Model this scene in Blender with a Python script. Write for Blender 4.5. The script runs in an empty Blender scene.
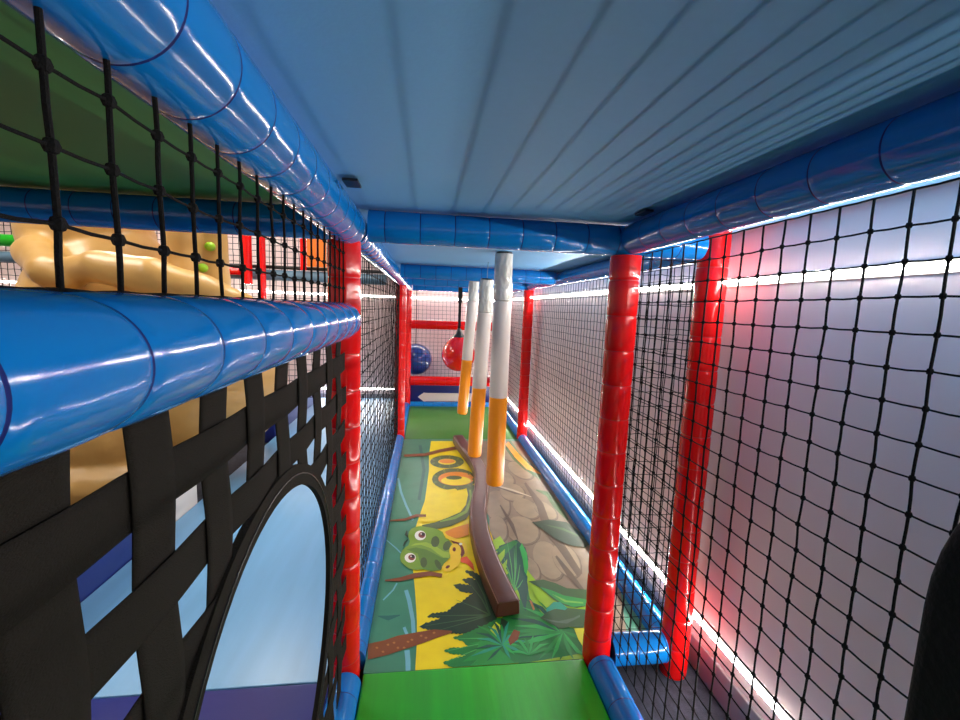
import bpy, bmesh, math, random
from mathutils import Vector, Matrix, noise
random.seed(7)
C = bpy.context.scene.collection
sc = bpy.context.scene
PI = math.pi

# ------------------------------------------------------------------ materials
def srgb(r, g, b):
    def f(c):
        c /= 255.0
        return c/12.92 if c <= .04045 else ((c+.055)/1.055)**2.4
    return (f(r), f(g), f(b), 1)

def mat(name, col, rough=.4, var=0, vscale=8, bump=0, bscale=40, metal=0, coat=0, spec=.5, stretch=None, sheen=0):
    m = bpy.data.materials.new(name); m.use_nodes = True
    nt = m.node_tree; p = nt.nodes['Principled BSDF']
    p.inputs['Base Color'].default_value = col
    p.inputs['Roughness'].default_value = rough
    p.inputs['Metallic'].default_value = metal
    p.inputs['Coat Weight'].default_value = coat
    p.inputs['Coat Roughness'].default_value = .12
    p.inputs['Specular IOR Level'].default_value = spec
    p.inputs['Sheen Weight'].default_value = sheen
    tc = nt.nodes.new('ShaderNodeTexCoord'); src = tc.outputs['Object']
    if stretch:
        mp = nt.nodes.new('ShaderNodeMapping'); mp.inputs['Scale'].default_value = stretch
        nt.links.new(src, mp.inputs['Vector']); src = mp.outputs['Vector']
    if var:
        n = nt.nodes.new('ShaderNodeTexNoise'); n.inputs['Scale'].default_value = vscale; n.inputs['Detail'].default_value = 4
        nt.links.new(src, n.inputs['Vector'])
        mx = nt.nodes.new('ShaderNodeMixRGB')
        mx.inputs[1].default_value = tuple(c*(1-var) for c in col[:3])+(1,)
        mx.inputs[2].default_value = tuple(min(1, c*(1+var)) for c in col[:3])+(1,)
        nt.links.new(n.outputs['Fac'], mx.inputs[0]); nt.links.new(mx.outputs[0], p.inputs['Base Color'])
    if bump:
        n2 = nt.nodes.new('ShaderNodeTexNoise'); n2.inputs['Scale'].default_value = bscale; n2.inputs['Detail'].default_value = 3
        nt.links.new(src, n2.inputs['Vector'])
        b = nt.nodes.new('ShaderNodeBump'); b.inputs['Strength'].default_value = bump; b.inputs['Distance'].default_value = .01
        nt.links.new(n2.outputs['Fac'], b.inputs['Height']); nt.links.new(b.outputs['Normal'], p.inputs['Normal'])
    return m

def glow(name, col, s):
    m = bpy.data.materials.new(name); m.use_nodes = True
    nt = m.node_tree; nt.nodes.remove(nt.nodes['Principled BSDF'])
    e = nt.nodes.new('ShaderNodeEmission'); e.inputs[0].default_value = col; e.inputs[1].default_value = s
    nt.links.new(e.outputs[0], nt.nodes['Material Output'].inputs[0])
    return m

M = dict(
 blue=mat('blue_vinyl', srgb(10, 112, 188), .13, .06, 6, .07, 14),
 blueseam=mat('blue_seam', srgb(6, 26, 96), .7, spec=.2),
 red=mat('red_vinyl', srgb(222, 14, 14), .16, .08, 6, .16, 22),
 redseam=mat('red_seam', srgb(190, 12, 14), .35),
 navy=mat('navy_vinyl', srgb(26, 38, 112), .3, .1, 5, .05, 20),
 lightblue=mat('light_blue_vinyl', srgb(108, 162, 204), .33, .14, 3, .04, 5, stretch=(6, .6, 1)),
 green=mat('green_vinyl', srgb(22, 172, 26), .36, .3, 4, .12, 5, stretch=(7, .5, 1)),
 greendull=mat('dull_green_vinyl', srgb(58, 122, 34), .5, .12, 4, .05, 12),
 greendeck=mat('green_deck_vinyl', srgb(70, 150, 66), .5, .08, 3),
 deck=mat('blue_deck_vinyl', srgb(114, 174, 222), .55, .04, 90, .03, 220),
 cord=mat('black_cord', (.005, .005, .005, 1), .75, .3, 200, .3, 600, spec=.12),
 webbing=mat('black_webbing', srgb(31, 28, 24), .85, .15, 60, .5, 420, stretch=(1, 1, 3), spec=.12),
 blackfab=mat('black_fabric', (.002, .002, .002, 1), .95, .3, 30, .3, 120),
 white=mat('white_wall_paint', srgb(248, 228, 224), .6, .02, 3, .03, 60),
 whitevin=mat('white_vinyl', srgb(216, 207, 198), .3, .03, 6, .05, 20),
 wrap=mat('clear_wrapped_white', srgb(206, 206, 196), .22, .14, 20, .8, 32, stretch=(1, 1, .5), coat=.4),
 orange=mat('orange_vinyl', srgb(248, 150, 18), .35, .05, 6, .04, 20),
 brown=mat('brown_vinyl', srgb(78, 40, 29), .32, .1, 6, .1, 12),
 brownedge=mat('brown_seam', srgb(120, 78, 62), .4),
 tan=mat('tan_vinyl', srgb(190, 148, 82), .36, .14, 3, .5, 7),
 lime=mat('lime_plastic', srgb(140, 190, 30), .35),
 carpet=mat('dark_carpet', srgb(44, 45, 58), .95, .95, 34, .5, 260),
 skirt=mat('grey_skirting', srgb(150, 146, 150), .6, .03, 5),
 hallceil=mat('hall_ceiling_paint', srgb(225, 225, 225), .8, .02, 4),
 redball=mat('red_ball_vinyl', srgb(225, 10, 14), .15, .04, 4, coat=.6),
 blueball=mat('blue_ball_vinyl', srgb(28, 66, 140), .18, .05, 4, coat=.5),
 black=mat('black_plastic', (.008, .008, .008, 1), .35),
 greyblue=mat('grey_blue_vinyl', srgb(96, 128, 150), .35, .05, 5),
 orangeboard=mat('orange_board', srgb(236, 120, 22), .45, .04, 5),
 letter=mat('white_letter', srgb(235, 235, 235), .5),
 alu=mat('led_channel', srgb(200, 200, 205), .4, metal=.6),
 led=glow('led_glow', (1, .93, .87, 1), 360),
 ledsoft=glow('led_diffuser_glow', (1, .95, .88, 1), 7),
 lamp=glow('hall_lamp_glow', (1, .95, .87, 1), 26),
)
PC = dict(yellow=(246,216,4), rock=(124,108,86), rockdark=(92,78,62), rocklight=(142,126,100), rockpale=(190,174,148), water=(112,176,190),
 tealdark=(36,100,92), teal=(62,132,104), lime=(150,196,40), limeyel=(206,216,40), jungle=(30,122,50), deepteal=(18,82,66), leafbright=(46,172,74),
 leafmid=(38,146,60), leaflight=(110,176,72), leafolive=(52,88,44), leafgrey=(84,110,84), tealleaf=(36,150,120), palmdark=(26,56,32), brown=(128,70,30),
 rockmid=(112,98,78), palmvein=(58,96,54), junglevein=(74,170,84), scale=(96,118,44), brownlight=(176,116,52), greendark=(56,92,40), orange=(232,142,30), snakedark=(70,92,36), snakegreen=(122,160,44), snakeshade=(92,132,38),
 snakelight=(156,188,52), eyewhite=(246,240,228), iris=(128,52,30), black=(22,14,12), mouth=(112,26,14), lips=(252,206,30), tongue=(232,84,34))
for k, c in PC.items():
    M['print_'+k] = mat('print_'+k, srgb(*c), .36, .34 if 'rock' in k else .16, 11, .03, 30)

# ------------------------------------------------------------------ helpers
class MB:
    """collects geometry, then links it as one mesh object"""
    def __init__(s): s.v = []; s.f = []; s.mi = []
    def add(s, vs, fs, mi=0):
        b = len(s.v); s.v += [tuple(v) for v in vs]
        s.f += [tuple(i+b for i in f) for f in fs]; s.mi += [mi]*len(fs)
    def box(s, x0, x1, y0, y1, z0, z1, mi=0):
        s.add([(x0,y0,z0),(x1,y0,z0),(x1,y1,z0),(x0,y1,z0),(x0,y0,z1),(x1,y0,z1),(x1,y1,z1),(x0,y1,z1)],
              [(0,3,2,1),(4,5,6,7),(0,1,5,4),(1,2,6,5),(2,3,7,6),(3,0,4,7)], mi)
    def tube(s, pts, r, n=6, mi=0, caps=True):
        pts = [Vector(p) for p in pts]; vs = []; fs = []; k = len(pts)
        d0 = (pts[1]-pts[0]).normalized()
        u = d0.orthogonal().normalized()
        for i, p in enumerate(pts):
            d = (pts[min(i+1, k-1)]-pts[max(i-1, 0)]).normalized()
            u = (u-d*u.dot(d)).normalized(); w = d.cross(u)
            rr = r[i] if isinstance(r, (list, tuple)) else r
            for j in range(n):
                a = 2*PI*j/n; vs.append(p+(u*math.cos(a)+w*math.sin(a))*rr)
        for i in range(k-1):
            for j in range(n):
                a, b = i*n+j, i*n+(j+1) % n
                fs.append((a, b, b+n, a+n))
        if caps: fs += [tuple(range(n))[::-1], tuple(range((k-1)*n, k*n))]
        s.add(vs, fs, mi)
    def lathe(s, prof, n=32, mi=0, center=(0,0), mids=None):
        """prof: (r,z) rows from bottom to top, closed by caps"""
        vs = []; k = len(prof)
        for r, z in prof:
            for j in range(n):
                a = 2*PI*j/n; vs.append((center[0]+r*math.cos(a), center[1]+r*math.sin(a), z))
        b = len(s.v); s.v += vs
        for i in range(k-1):
            for j in range(n):
                a, c = i*n+j, i*n+(j+1) % n
                s.f.append((b+a, b+c, b+c+n, b+a+n)); s.mi.append(mids[i] if mids else mi)
        s.f.append(tuple(b+i for i in range(n))[::-1]); s.mi.append(mi)
        s.f.append(tuple(b+(k-1)*n+i for i in range(n))); s.mi.append(mi)
    def ball(s, c, rx, ry, rz, n=16, m=10, mi=0):
        prof = [(max(.001, math.sin(PI*i/m)), -math.cos(PI*i/m)) for i in range(m+1)]
        t = MB(); t.lathe(prof, n)
        s.add([(c[0]+x*rx, c[1]+y*ry, c[2]+z*rz) for x, y, z in t.v], t.f, mi)
    def build(s, name, mats, parent=None, smooth=True, loc=(0,0,0), rot=None, angle=40):
        me = bpy.data.meshes.new(name); me.from_pydata(s.v, [], s.f); me.validate(); me.update()
        if not isinstance(mats, (list, tuple)): mats = [mats]
        for m in mats: me.materials.append(M[m])
        if len(mats) > 1 and len(me.polygons) == len(s.mi): me.polygons.foreach_set('material_index', s.mi)
        bm = bmesh.new(); bm.from_mesh(me); bmesh.ops.recalc_face_normals(bm, faces=bm.faces)
        if smooth:
            for f in bm.faces: f.smooth = True
            for e in bm.edges:
                if len(e.link_faces) == 2 and e.calc_face_angle(0) > math.radians(angle): e.smooth = False
        bm.to_mesh(me); bm.free()
        o = bpy.data.objects.new(name, me); C.objects.link(o)
        o.location = loc
        if rot is not None: o.rotation_euler = rot
        if parent: o.parent = parent
        return o

def tag(o, label, cat, group=None, kind=None):
    o['label'] = label; o['category'] = cat
    if group: o['group'] = group
    if kind: o['kind'] = kind
    return o
def thing(name, label, cat, loc=(0,0,0), group=None):
    o = bpy.data.objects.new(name, None); C.objects.link(o); o.location = loc; o.empty_display_size = .05
    return tag(o, label, cat, group)
def struct(o, label=None):
    o['kind'] = 'structure'
    if label: o['label'] = label
    return o
def bevel(o, w, seg=3):
    b = o.modifiers.new('bevel', 'BEVEL'); b.width = w; b.segments = seg; b.limit_method = 'ANGLE'; b.harden_normals = False
    return o
def boxobj(name, m, x0, x1, y0, y1, z0, z1, bev=0, parent=None, seg=3):
    """box whose origin is at the middle of its base"""
    cx, cy = (x0+x1)/2, (y0+y1)/2
    b = MB(); b.box(x0-cx, x1-cx, y0-cy, y1-cy, 0, z1-z0)
    o = b.build(name, m, parent, smooth=bool(bev), loc=(cx, cy, z0), angle=180 if bev else 40)
    if bev: bevel(o, bev, seg)
    return o

# padded sleeve: lathe along +Z with quilted swell between seams
def sleeve(length, r, pitch, off=0, n=36, amp=.008, groove=.022, wob=.0022, tilt=0):
    b = MB(); prof = []; mids = []
    seams = [off+pitch*i for i in range(-1, int(length/pitch)+3)]
    zs = [0.0]
    for a in seams:
        for d in (-.012, -.004, -.0015, .0015, .004, .012):
            zs.append(a+d)
        for q in (.25, .5, .75): zs.append(a+pitch*q)
    zs = sorted(set(round(z, 5) for z in zs if 0 <= z <= length) | {0.0, round(length, 5)})
    for z in zs:
        t = ((z-off) / pitch) % 1.0
        d = min(t, 1-t)*pitch
        sw = amp*math.sin(PI*t)
        g = groove*math.exp(-(d/.004)**2)
        prof.append((r*(1-amp+sw-g), z))
    for i in range(len(zs)-1):
        zm = (zs[i]+zs[i+1])/2; t = ((zm-off)/pitch) % 1.0
        mids.append(1 if min(t, 1-t)*pitch < .0016 else 0)
    b.lathe(prof, n, mids=mids)
    vs = []
    for x, y, z in b.v:
        k = 1+wob*8*(noise.noise(Vector((x*14+length*3, y*14, z*9)))*.5)
        dz = tilt*x
        vs.append((x*k, y*k, min(max(z+dz*(0 < z < length), 0), length)))
    b.v = vs
    return b
ROTY = {'x': (0, PI/2, 0), 'y': (-PI/2, 0, 0), 'z': (0, 0, 0)}
def rail(name, label, axis, start, length, r, m='blue', pitch=.107, off=.05, cat='rail', group=None, **k):
    o = sleeve(length, r, pitch, off, **k).build(name, [m, m+'seam'], loc=start, rot=ROTY[axis], angle=60)
    return tag(o, label, cat, group)

# knotted net in the plane through O spanned by a (columns) and b (rows)
def net(name, label, O, da, db, As, Bs, rv=.0025, rh=.0018, n=5, jit=.002, sag=.002, knot=1.7, group=None, bulge=0, edge=True):
    O, da, db = Vector(O), Vector(da), Vector(db); nn = da.cross(db)
    rnd = random.Random(len(As)*31+len(Bs))
    K = {}
    for i, a in enumerate(As):
        for j, b in enumerate(Bs):
            e = (0 < i < len(As)-1) and (0 < j < len(Bs)-1)
            s = jit if e else 0
            K[i, j] = O+da*(a+rnd.uniform(-s, s))+db*(b+rnd.uniform(-s, s))+nn*(rnd.uniform(-s, s)*.6)
    mb = MB()
    for i in range(len(As)):
        pts = []
        for j in range(len(Bs)):
            pts.append(K[i, j])
            if j < len(Bs)-1 and n > 4:
                pts.append((K[i, j]+K[i, j+1])/2+da*rnd.uniform(-sag, sag)*.7)
        mb.tube(pts, rv, n)
    for j in range(len(Bs)):
        pts = []
        for i in range(len(As)):
            pts.append(K[i, j])
            if i < len(As)-1 and n > 4:
                pts.append((K[i, j]+K[i+1, j])/2-db*sag*rnd.uniform(.4, 1.2))
        mb.tube(pts, rh, n)
    if knot:
        for (ki, kj), p in K.items():
            if kj in (0, len(Bs)-1): continue
            q = rv*knot
            if n > 4:
                t = MB(); t.ball((0, 0, 0), 1, 1, 1, 6, 4)
                mb.add([p+da*(v[0]*q*1.1)+nn*(v[1]*q)+db*(v[2]*q*1.15) for v in t.v], t.f)
            else:
                mb.add([p+da*q, p-da*q, p+db*q, p-db*q, p+nn*q, p-nn*q],
                       [(0,2,4),(2,1,4),(1,3,4),(3,0,4),(2,0,5),(1,2,5),(3,1,5),(0,3,5)])
    o = mb.build(name, 'cord')
    return tag(o, label, 'net', group)
def frange(a, b, s):
    r = []; k = 0
    while a+s*k < b+1e-6: r.append(a+s*k); k += 1
    return r
PRINT=[
('yellow',[0.303,3.963,0.283,3.575,0.282,3.233,0.254,2.709,0.214,2.443,0.191,2.274,0.194,2.035,0.215,1.803,0.228,1.615,0.231,1.509,0.228,1.372,0.597,1.372,0.674,1.704,0.636,2.008,0.617,2.694,0.624,3.447,0.559,3.962]),
('rock',[0.597,3.962,1.15,3.958,1.15,2.829,1.15,1.732,1.048,1.372,0.918,1.407,0.851,1.692,0.72,1.919,0.632,2.147,0.65,2.692,0.641,3.223]),
('water',[0.05,3.078,0.084,2.834,0.128,2.637,0.179,2.439,0.191,2.45,0.14,2.648,0.098,2.844,0.062,3.086]),
('water',[0.05,3.238,0.05,3.572,0.05,3.803,0.05,3.835,0.05,3.591,0.05,3.247]),
('water',[0.167,1.803,0.183,1.736,0.204,1.616,0.212,1.51,0.227,1.51,0.22,1.617,0.2,1.741,0.183,1.809]),
('water',[0.173,1.578,0.182,1.551,0.187,1.54,0.197,1.546,0.193,1.556,0.184,1.583]),
('water',[0.186,1.463,0.192,1.418,0.195,1.372,0.212,1.372,0.21,1.418,0.205,1.464]),
('water',[0.083,1.743,0.12,1.806,0.135,1.855,0.129,1.861,0.115,1.813,0.078,1.75]),
('water',[0.05,2.226,0.105,2.144,0.15,2.069,0.154,2.077,0.108,2.154,0.05,2.236]),
('tealdark',[0.07,1.647,0.113,1.621,0.159,1.646,0.158,1.652,0.109,1.65,0.07,1.653]),
('tealdark',[0.189,3.839,0.232,3.235,0.205,2.715,0.225,2.707,0.255,3.233,0.215,3.852]),
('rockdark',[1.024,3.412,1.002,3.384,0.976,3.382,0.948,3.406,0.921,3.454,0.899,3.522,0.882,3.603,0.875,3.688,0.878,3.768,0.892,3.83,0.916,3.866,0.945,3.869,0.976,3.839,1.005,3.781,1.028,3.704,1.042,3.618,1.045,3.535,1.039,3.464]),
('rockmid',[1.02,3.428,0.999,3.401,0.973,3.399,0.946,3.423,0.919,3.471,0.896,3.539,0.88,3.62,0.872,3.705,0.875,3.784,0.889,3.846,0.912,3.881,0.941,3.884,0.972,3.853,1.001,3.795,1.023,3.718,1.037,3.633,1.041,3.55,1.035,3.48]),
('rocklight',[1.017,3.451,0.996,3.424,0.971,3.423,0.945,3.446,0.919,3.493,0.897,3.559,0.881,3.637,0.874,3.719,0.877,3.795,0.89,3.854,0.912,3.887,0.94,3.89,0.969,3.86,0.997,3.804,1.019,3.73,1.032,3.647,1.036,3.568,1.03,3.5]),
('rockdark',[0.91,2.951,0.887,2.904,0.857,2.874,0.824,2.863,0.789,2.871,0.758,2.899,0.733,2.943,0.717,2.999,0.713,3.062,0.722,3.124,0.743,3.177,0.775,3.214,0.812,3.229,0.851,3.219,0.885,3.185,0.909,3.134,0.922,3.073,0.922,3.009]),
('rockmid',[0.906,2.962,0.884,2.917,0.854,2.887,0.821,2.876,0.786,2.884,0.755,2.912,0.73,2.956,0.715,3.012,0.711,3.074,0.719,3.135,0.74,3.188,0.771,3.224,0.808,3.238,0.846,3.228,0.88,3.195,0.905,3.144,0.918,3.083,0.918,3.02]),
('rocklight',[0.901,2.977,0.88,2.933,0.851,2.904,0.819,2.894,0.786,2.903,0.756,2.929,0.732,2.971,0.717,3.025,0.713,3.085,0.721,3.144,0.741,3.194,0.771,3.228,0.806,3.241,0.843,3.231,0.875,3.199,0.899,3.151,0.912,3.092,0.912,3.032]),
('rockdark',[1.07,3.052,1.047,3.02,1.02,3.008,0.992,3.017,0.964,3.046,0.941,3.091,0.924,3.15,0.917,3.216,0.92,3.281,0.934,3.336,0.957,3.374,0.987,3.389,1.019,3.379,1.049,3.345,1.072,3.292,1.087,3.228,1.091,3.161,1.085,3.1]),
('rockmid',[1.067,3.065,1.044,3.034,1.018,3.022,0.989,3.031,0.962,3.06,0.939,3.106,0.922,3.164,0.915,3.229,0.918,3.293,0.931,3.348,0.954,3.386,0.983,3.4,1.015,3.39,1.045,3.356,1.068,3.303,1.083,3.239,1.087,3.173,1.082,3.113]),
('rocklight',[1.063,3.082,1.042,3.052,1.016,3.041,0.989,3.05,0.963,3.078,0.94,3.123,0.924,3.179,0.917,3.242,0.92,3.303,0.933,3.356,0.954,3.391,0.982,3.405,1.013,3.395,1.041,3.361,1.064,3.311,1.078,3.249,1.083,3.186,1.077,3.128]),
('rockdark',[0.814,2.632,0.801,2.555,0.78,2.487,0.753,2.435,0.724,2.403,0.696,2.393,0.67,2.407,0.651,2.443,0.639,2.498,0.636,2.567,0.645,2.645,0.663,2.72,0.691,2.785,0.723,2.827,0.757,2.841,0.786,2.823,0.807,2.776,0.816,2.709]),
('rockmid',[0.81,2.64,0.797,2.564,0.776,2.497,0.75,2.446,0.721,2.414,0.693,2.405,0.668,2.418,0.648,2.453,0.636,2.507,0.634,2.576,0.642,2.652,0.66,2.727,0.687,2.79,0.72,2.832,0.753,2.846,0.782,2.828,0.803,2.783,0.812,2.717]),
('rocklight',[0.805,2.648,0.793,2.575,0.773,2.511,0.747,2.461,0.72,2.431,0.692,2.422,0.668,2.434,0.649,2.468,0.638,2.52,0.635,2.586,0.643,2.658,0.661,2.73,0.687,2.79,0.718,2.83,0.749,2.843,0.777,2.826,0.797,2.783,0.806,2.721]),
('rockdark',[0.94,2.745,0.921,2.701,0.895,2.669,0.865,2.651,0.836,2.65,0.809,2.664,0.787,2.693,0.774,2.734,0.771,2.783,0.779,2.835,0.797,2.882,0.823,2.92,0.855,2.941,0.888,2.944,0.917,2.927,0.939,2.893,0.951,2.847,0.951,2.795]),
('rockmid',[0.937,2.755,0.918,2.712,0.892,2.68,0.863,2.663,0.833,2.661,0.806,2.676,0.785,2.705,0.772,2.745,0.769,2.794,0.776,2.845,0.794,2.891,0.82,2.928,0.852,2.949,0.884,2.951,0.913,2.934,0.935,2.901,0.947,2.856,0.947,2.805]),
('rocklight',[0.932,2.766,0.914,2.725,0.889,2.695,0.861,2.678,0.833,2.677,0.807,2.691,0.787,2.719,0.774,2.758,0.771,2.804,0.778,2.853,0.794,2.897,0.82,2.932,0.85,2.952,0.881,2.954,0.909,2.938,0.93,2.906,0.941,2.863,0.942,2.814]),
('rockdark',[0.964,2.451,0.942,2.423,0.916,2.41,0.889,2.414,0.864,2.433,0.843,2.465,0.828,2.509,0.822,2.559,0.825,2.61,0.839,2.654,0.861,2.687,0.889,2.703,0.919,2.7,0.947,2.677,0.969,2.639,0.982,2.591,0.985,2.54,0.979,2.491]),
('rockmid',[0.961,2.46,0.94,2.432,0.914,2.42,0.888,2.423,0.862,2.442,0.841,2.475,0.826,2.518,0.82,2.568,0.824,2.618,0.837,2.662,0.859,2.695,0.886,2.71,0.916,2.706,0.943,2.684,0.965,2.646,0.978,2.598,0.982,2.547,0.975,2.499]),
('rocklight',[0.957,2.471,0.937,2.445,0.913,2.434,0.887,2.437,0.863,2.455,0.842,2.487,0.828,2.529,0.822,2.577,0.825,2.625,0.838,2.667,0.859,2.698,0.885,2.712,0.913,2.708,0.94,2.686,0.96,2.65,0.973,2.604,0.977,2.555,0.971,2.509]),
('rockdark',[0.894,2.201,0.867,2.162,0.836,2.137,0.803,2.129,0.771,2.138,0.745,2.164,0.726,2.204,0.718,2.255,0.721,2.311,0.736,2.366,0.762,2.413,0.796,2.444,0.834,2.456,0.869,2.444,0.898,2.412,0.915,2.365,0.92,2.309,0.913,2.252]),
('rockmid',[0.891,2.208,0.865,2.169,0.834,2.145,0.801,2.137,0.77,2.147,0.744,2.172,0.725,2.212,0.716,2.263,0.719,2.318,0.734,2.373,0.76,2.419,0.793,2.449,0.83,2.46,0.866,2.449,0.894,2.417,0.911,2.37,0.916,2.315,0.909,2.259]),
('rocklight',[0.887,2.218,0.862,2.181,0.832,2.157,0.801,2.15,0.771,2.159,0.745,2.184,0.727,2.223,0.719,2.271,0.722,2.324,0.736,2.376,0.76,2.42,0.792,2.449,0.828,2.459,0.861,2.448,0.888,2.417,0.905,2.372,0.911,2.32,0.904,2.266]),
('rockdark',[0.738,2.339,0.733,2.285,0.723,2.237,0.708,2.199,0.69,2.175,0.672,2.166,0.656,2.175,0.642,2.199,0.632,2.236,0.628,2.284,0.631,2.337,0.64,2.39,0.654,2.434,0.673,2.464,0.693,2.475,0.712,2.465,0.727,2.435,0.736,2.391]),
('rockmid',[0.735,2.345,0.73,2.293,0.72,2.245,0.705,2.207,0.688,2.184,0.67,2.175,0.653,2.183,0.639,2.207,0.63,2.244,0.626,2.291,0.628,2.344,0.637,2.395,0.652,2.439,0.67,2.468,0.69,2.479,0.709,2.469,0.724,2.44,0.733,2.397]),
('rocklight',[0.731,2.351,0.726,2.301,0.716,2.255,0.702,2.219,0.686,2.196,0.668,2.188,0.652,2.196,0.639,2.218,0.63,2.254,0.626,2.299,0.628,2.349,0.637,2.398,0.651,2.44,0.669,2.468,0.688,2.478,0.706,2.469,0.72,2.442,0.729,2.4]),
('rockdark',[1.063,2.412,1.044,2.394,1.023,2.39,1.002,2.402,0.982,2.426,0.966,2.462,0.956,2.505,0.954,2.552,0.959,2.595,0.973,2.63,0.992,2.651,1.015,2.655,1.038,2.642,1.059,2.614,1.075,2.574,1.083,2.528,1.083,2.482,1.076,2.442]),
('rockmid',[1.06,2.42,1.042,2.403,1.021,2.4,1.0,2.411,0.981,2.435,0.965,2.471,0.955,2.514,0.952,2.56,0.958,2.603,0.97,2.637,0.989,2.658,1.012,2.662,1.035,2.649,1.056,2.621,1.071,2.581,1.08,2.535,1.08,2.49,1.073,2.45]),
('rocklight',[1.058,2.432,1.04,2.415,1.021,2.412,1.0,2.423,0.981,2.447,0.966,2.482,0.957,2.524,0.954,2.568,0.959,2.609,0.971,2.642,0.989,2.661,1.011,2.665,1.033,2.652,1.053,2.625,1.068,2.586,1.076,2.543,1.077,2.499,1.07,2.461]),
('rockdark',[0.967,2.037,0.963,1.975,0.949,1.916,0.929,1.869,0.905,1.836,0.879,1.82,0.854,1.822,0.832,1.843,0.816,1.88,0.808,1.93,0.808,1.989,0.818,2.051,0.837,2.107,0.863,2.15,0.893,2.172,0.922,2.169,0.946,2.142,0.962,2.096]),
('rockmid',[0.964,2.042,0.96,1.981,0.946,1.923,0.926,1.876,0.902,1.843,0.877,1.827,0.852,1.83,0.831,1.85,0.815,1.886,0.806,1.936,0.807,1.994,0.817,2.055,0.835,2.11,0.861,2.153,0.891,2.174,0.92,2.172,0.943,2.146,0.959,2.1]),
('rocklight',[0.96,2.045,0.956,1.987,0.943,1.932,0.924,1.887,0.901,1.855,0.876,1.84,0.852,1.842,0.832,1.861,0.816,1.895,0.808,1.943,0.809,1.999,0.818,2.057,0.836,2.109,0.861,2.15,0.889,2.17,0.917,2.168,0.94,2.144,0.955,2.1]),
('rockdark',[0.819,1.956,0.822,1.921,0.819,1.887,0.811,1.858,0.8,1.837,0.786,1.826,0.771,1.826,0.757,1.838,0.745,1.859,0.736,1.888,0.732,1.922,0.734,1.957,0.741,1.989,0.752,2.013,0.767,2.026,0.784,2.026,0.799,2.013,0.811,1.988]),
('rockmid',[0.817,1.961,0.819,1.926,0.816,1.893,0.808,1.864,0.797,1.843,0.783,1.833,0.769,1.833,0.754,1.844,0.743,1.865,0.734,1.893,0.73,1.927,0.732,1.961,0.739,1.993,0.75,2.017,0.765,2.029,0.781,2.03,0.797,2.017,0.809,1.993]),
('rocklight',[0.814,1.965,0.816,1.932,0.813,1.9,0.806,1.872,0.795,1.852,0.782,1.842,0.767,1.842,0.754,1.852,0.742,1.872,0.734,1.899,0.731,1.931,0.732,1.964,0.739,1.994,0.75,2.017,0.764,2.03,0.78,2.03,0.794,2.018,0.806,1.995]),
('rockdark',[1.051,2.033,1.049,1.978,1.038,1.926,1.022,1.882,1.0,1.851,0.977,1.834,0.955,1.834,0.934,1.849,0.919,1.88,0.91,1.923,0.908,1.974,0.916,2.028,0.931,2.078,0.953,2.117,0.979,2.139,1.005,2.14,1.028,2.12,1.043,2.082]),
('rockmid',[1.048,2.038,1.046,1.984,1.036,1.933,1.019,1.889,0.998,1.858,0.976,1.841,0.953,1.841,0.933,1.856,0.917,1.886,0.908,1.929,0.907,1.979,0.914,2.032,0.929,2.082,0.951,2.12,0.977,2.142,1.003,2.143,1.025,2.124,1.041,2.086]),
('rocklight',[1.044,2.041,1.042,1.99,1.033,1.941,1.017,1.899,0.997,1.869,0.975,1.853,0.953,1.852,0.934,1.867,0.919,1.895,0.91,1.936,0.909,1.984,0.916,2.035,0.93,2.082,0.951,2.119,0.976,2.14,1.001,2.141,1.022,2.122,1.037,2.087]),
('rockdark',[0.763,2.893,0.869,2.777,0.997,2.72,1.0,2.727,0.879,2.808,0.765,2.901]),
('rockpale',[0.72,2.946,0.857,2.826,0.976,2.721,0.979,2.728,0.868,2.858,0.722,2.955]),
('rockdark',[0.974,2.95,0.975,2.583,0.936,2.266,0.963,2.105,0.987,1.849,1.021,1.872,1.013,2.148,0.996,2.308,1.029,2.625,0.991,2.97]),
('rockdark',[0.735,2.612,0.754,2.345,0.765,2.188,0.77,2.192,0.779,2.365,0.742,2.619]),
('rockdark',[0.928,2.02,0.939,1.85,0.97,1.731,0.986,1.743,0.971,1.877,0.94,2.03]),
('greendark',[0.973,3.822,0.99,3.465,1.037,3.221,1.115,3.014,1.15,3.163,1.119,3.38,1.081,3.613,1.073,3.977]),
('orange',[1.0,3.861,1.019,3.496,1.058,3.233,1.148,3.109,1.15,3.145,1.103,3.321,1.069,3.579,1.044,3.935]),
('greendark',[1.031,2.828,1.083,2.736,1.081,2.57,1.115,2.39,1.13,2.405,1.136,2.629,1.122,2.799,1.037,2.843]),
('lime',[0.622,2.188,0.675,2.237,0.697,2.114,0.746,2.037,0.758,1.908,0.78,1.822,0.872,1.758,0.97,1.645,0.899,1.372,0.526,1.372,0.564,1.712]),
('jungle',[0.609,1.848,0.709,1.947,0.732,1.828,0.72,1.712,0.752,1.606,0.829,1.533,0.877,1.512,0.848,1.397,0.634,1.372,0.482,1.381,0.493,1.514,0.591,1.617,0.674,1.704,0.685,1.794]),
('deepteal',[0.653,2.136,0.761,2.195,0.792,2.113,0.783,2.006,0.743,1.899,0.729,1.78,0.681,1.631,0.678,1.763,0.655,1.928,0.622,2.042]),
('jungle',[0.623,2.096,0.743,2.189,0.763,2.166,0.68,2.065,0.619,1.979,0.653,2.067]),
('lime',[0.626,2.042,0.679,2.106,0.664,2.039,0.63,1.978]),
('lime',[0.644,1.971,0.674,2.013,0.657,1.94,0.646,1.929]),
('leafbright',[0.782,2.157,0.787,2.059,0.768,1.945,0.73,1.843,0.753,2.008,0.76,2.115]),
('deepteal',[0.679,1.903,0.735,1.929,0.745,1.864,0.698,1.703,0.677,1.825]),
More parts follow.
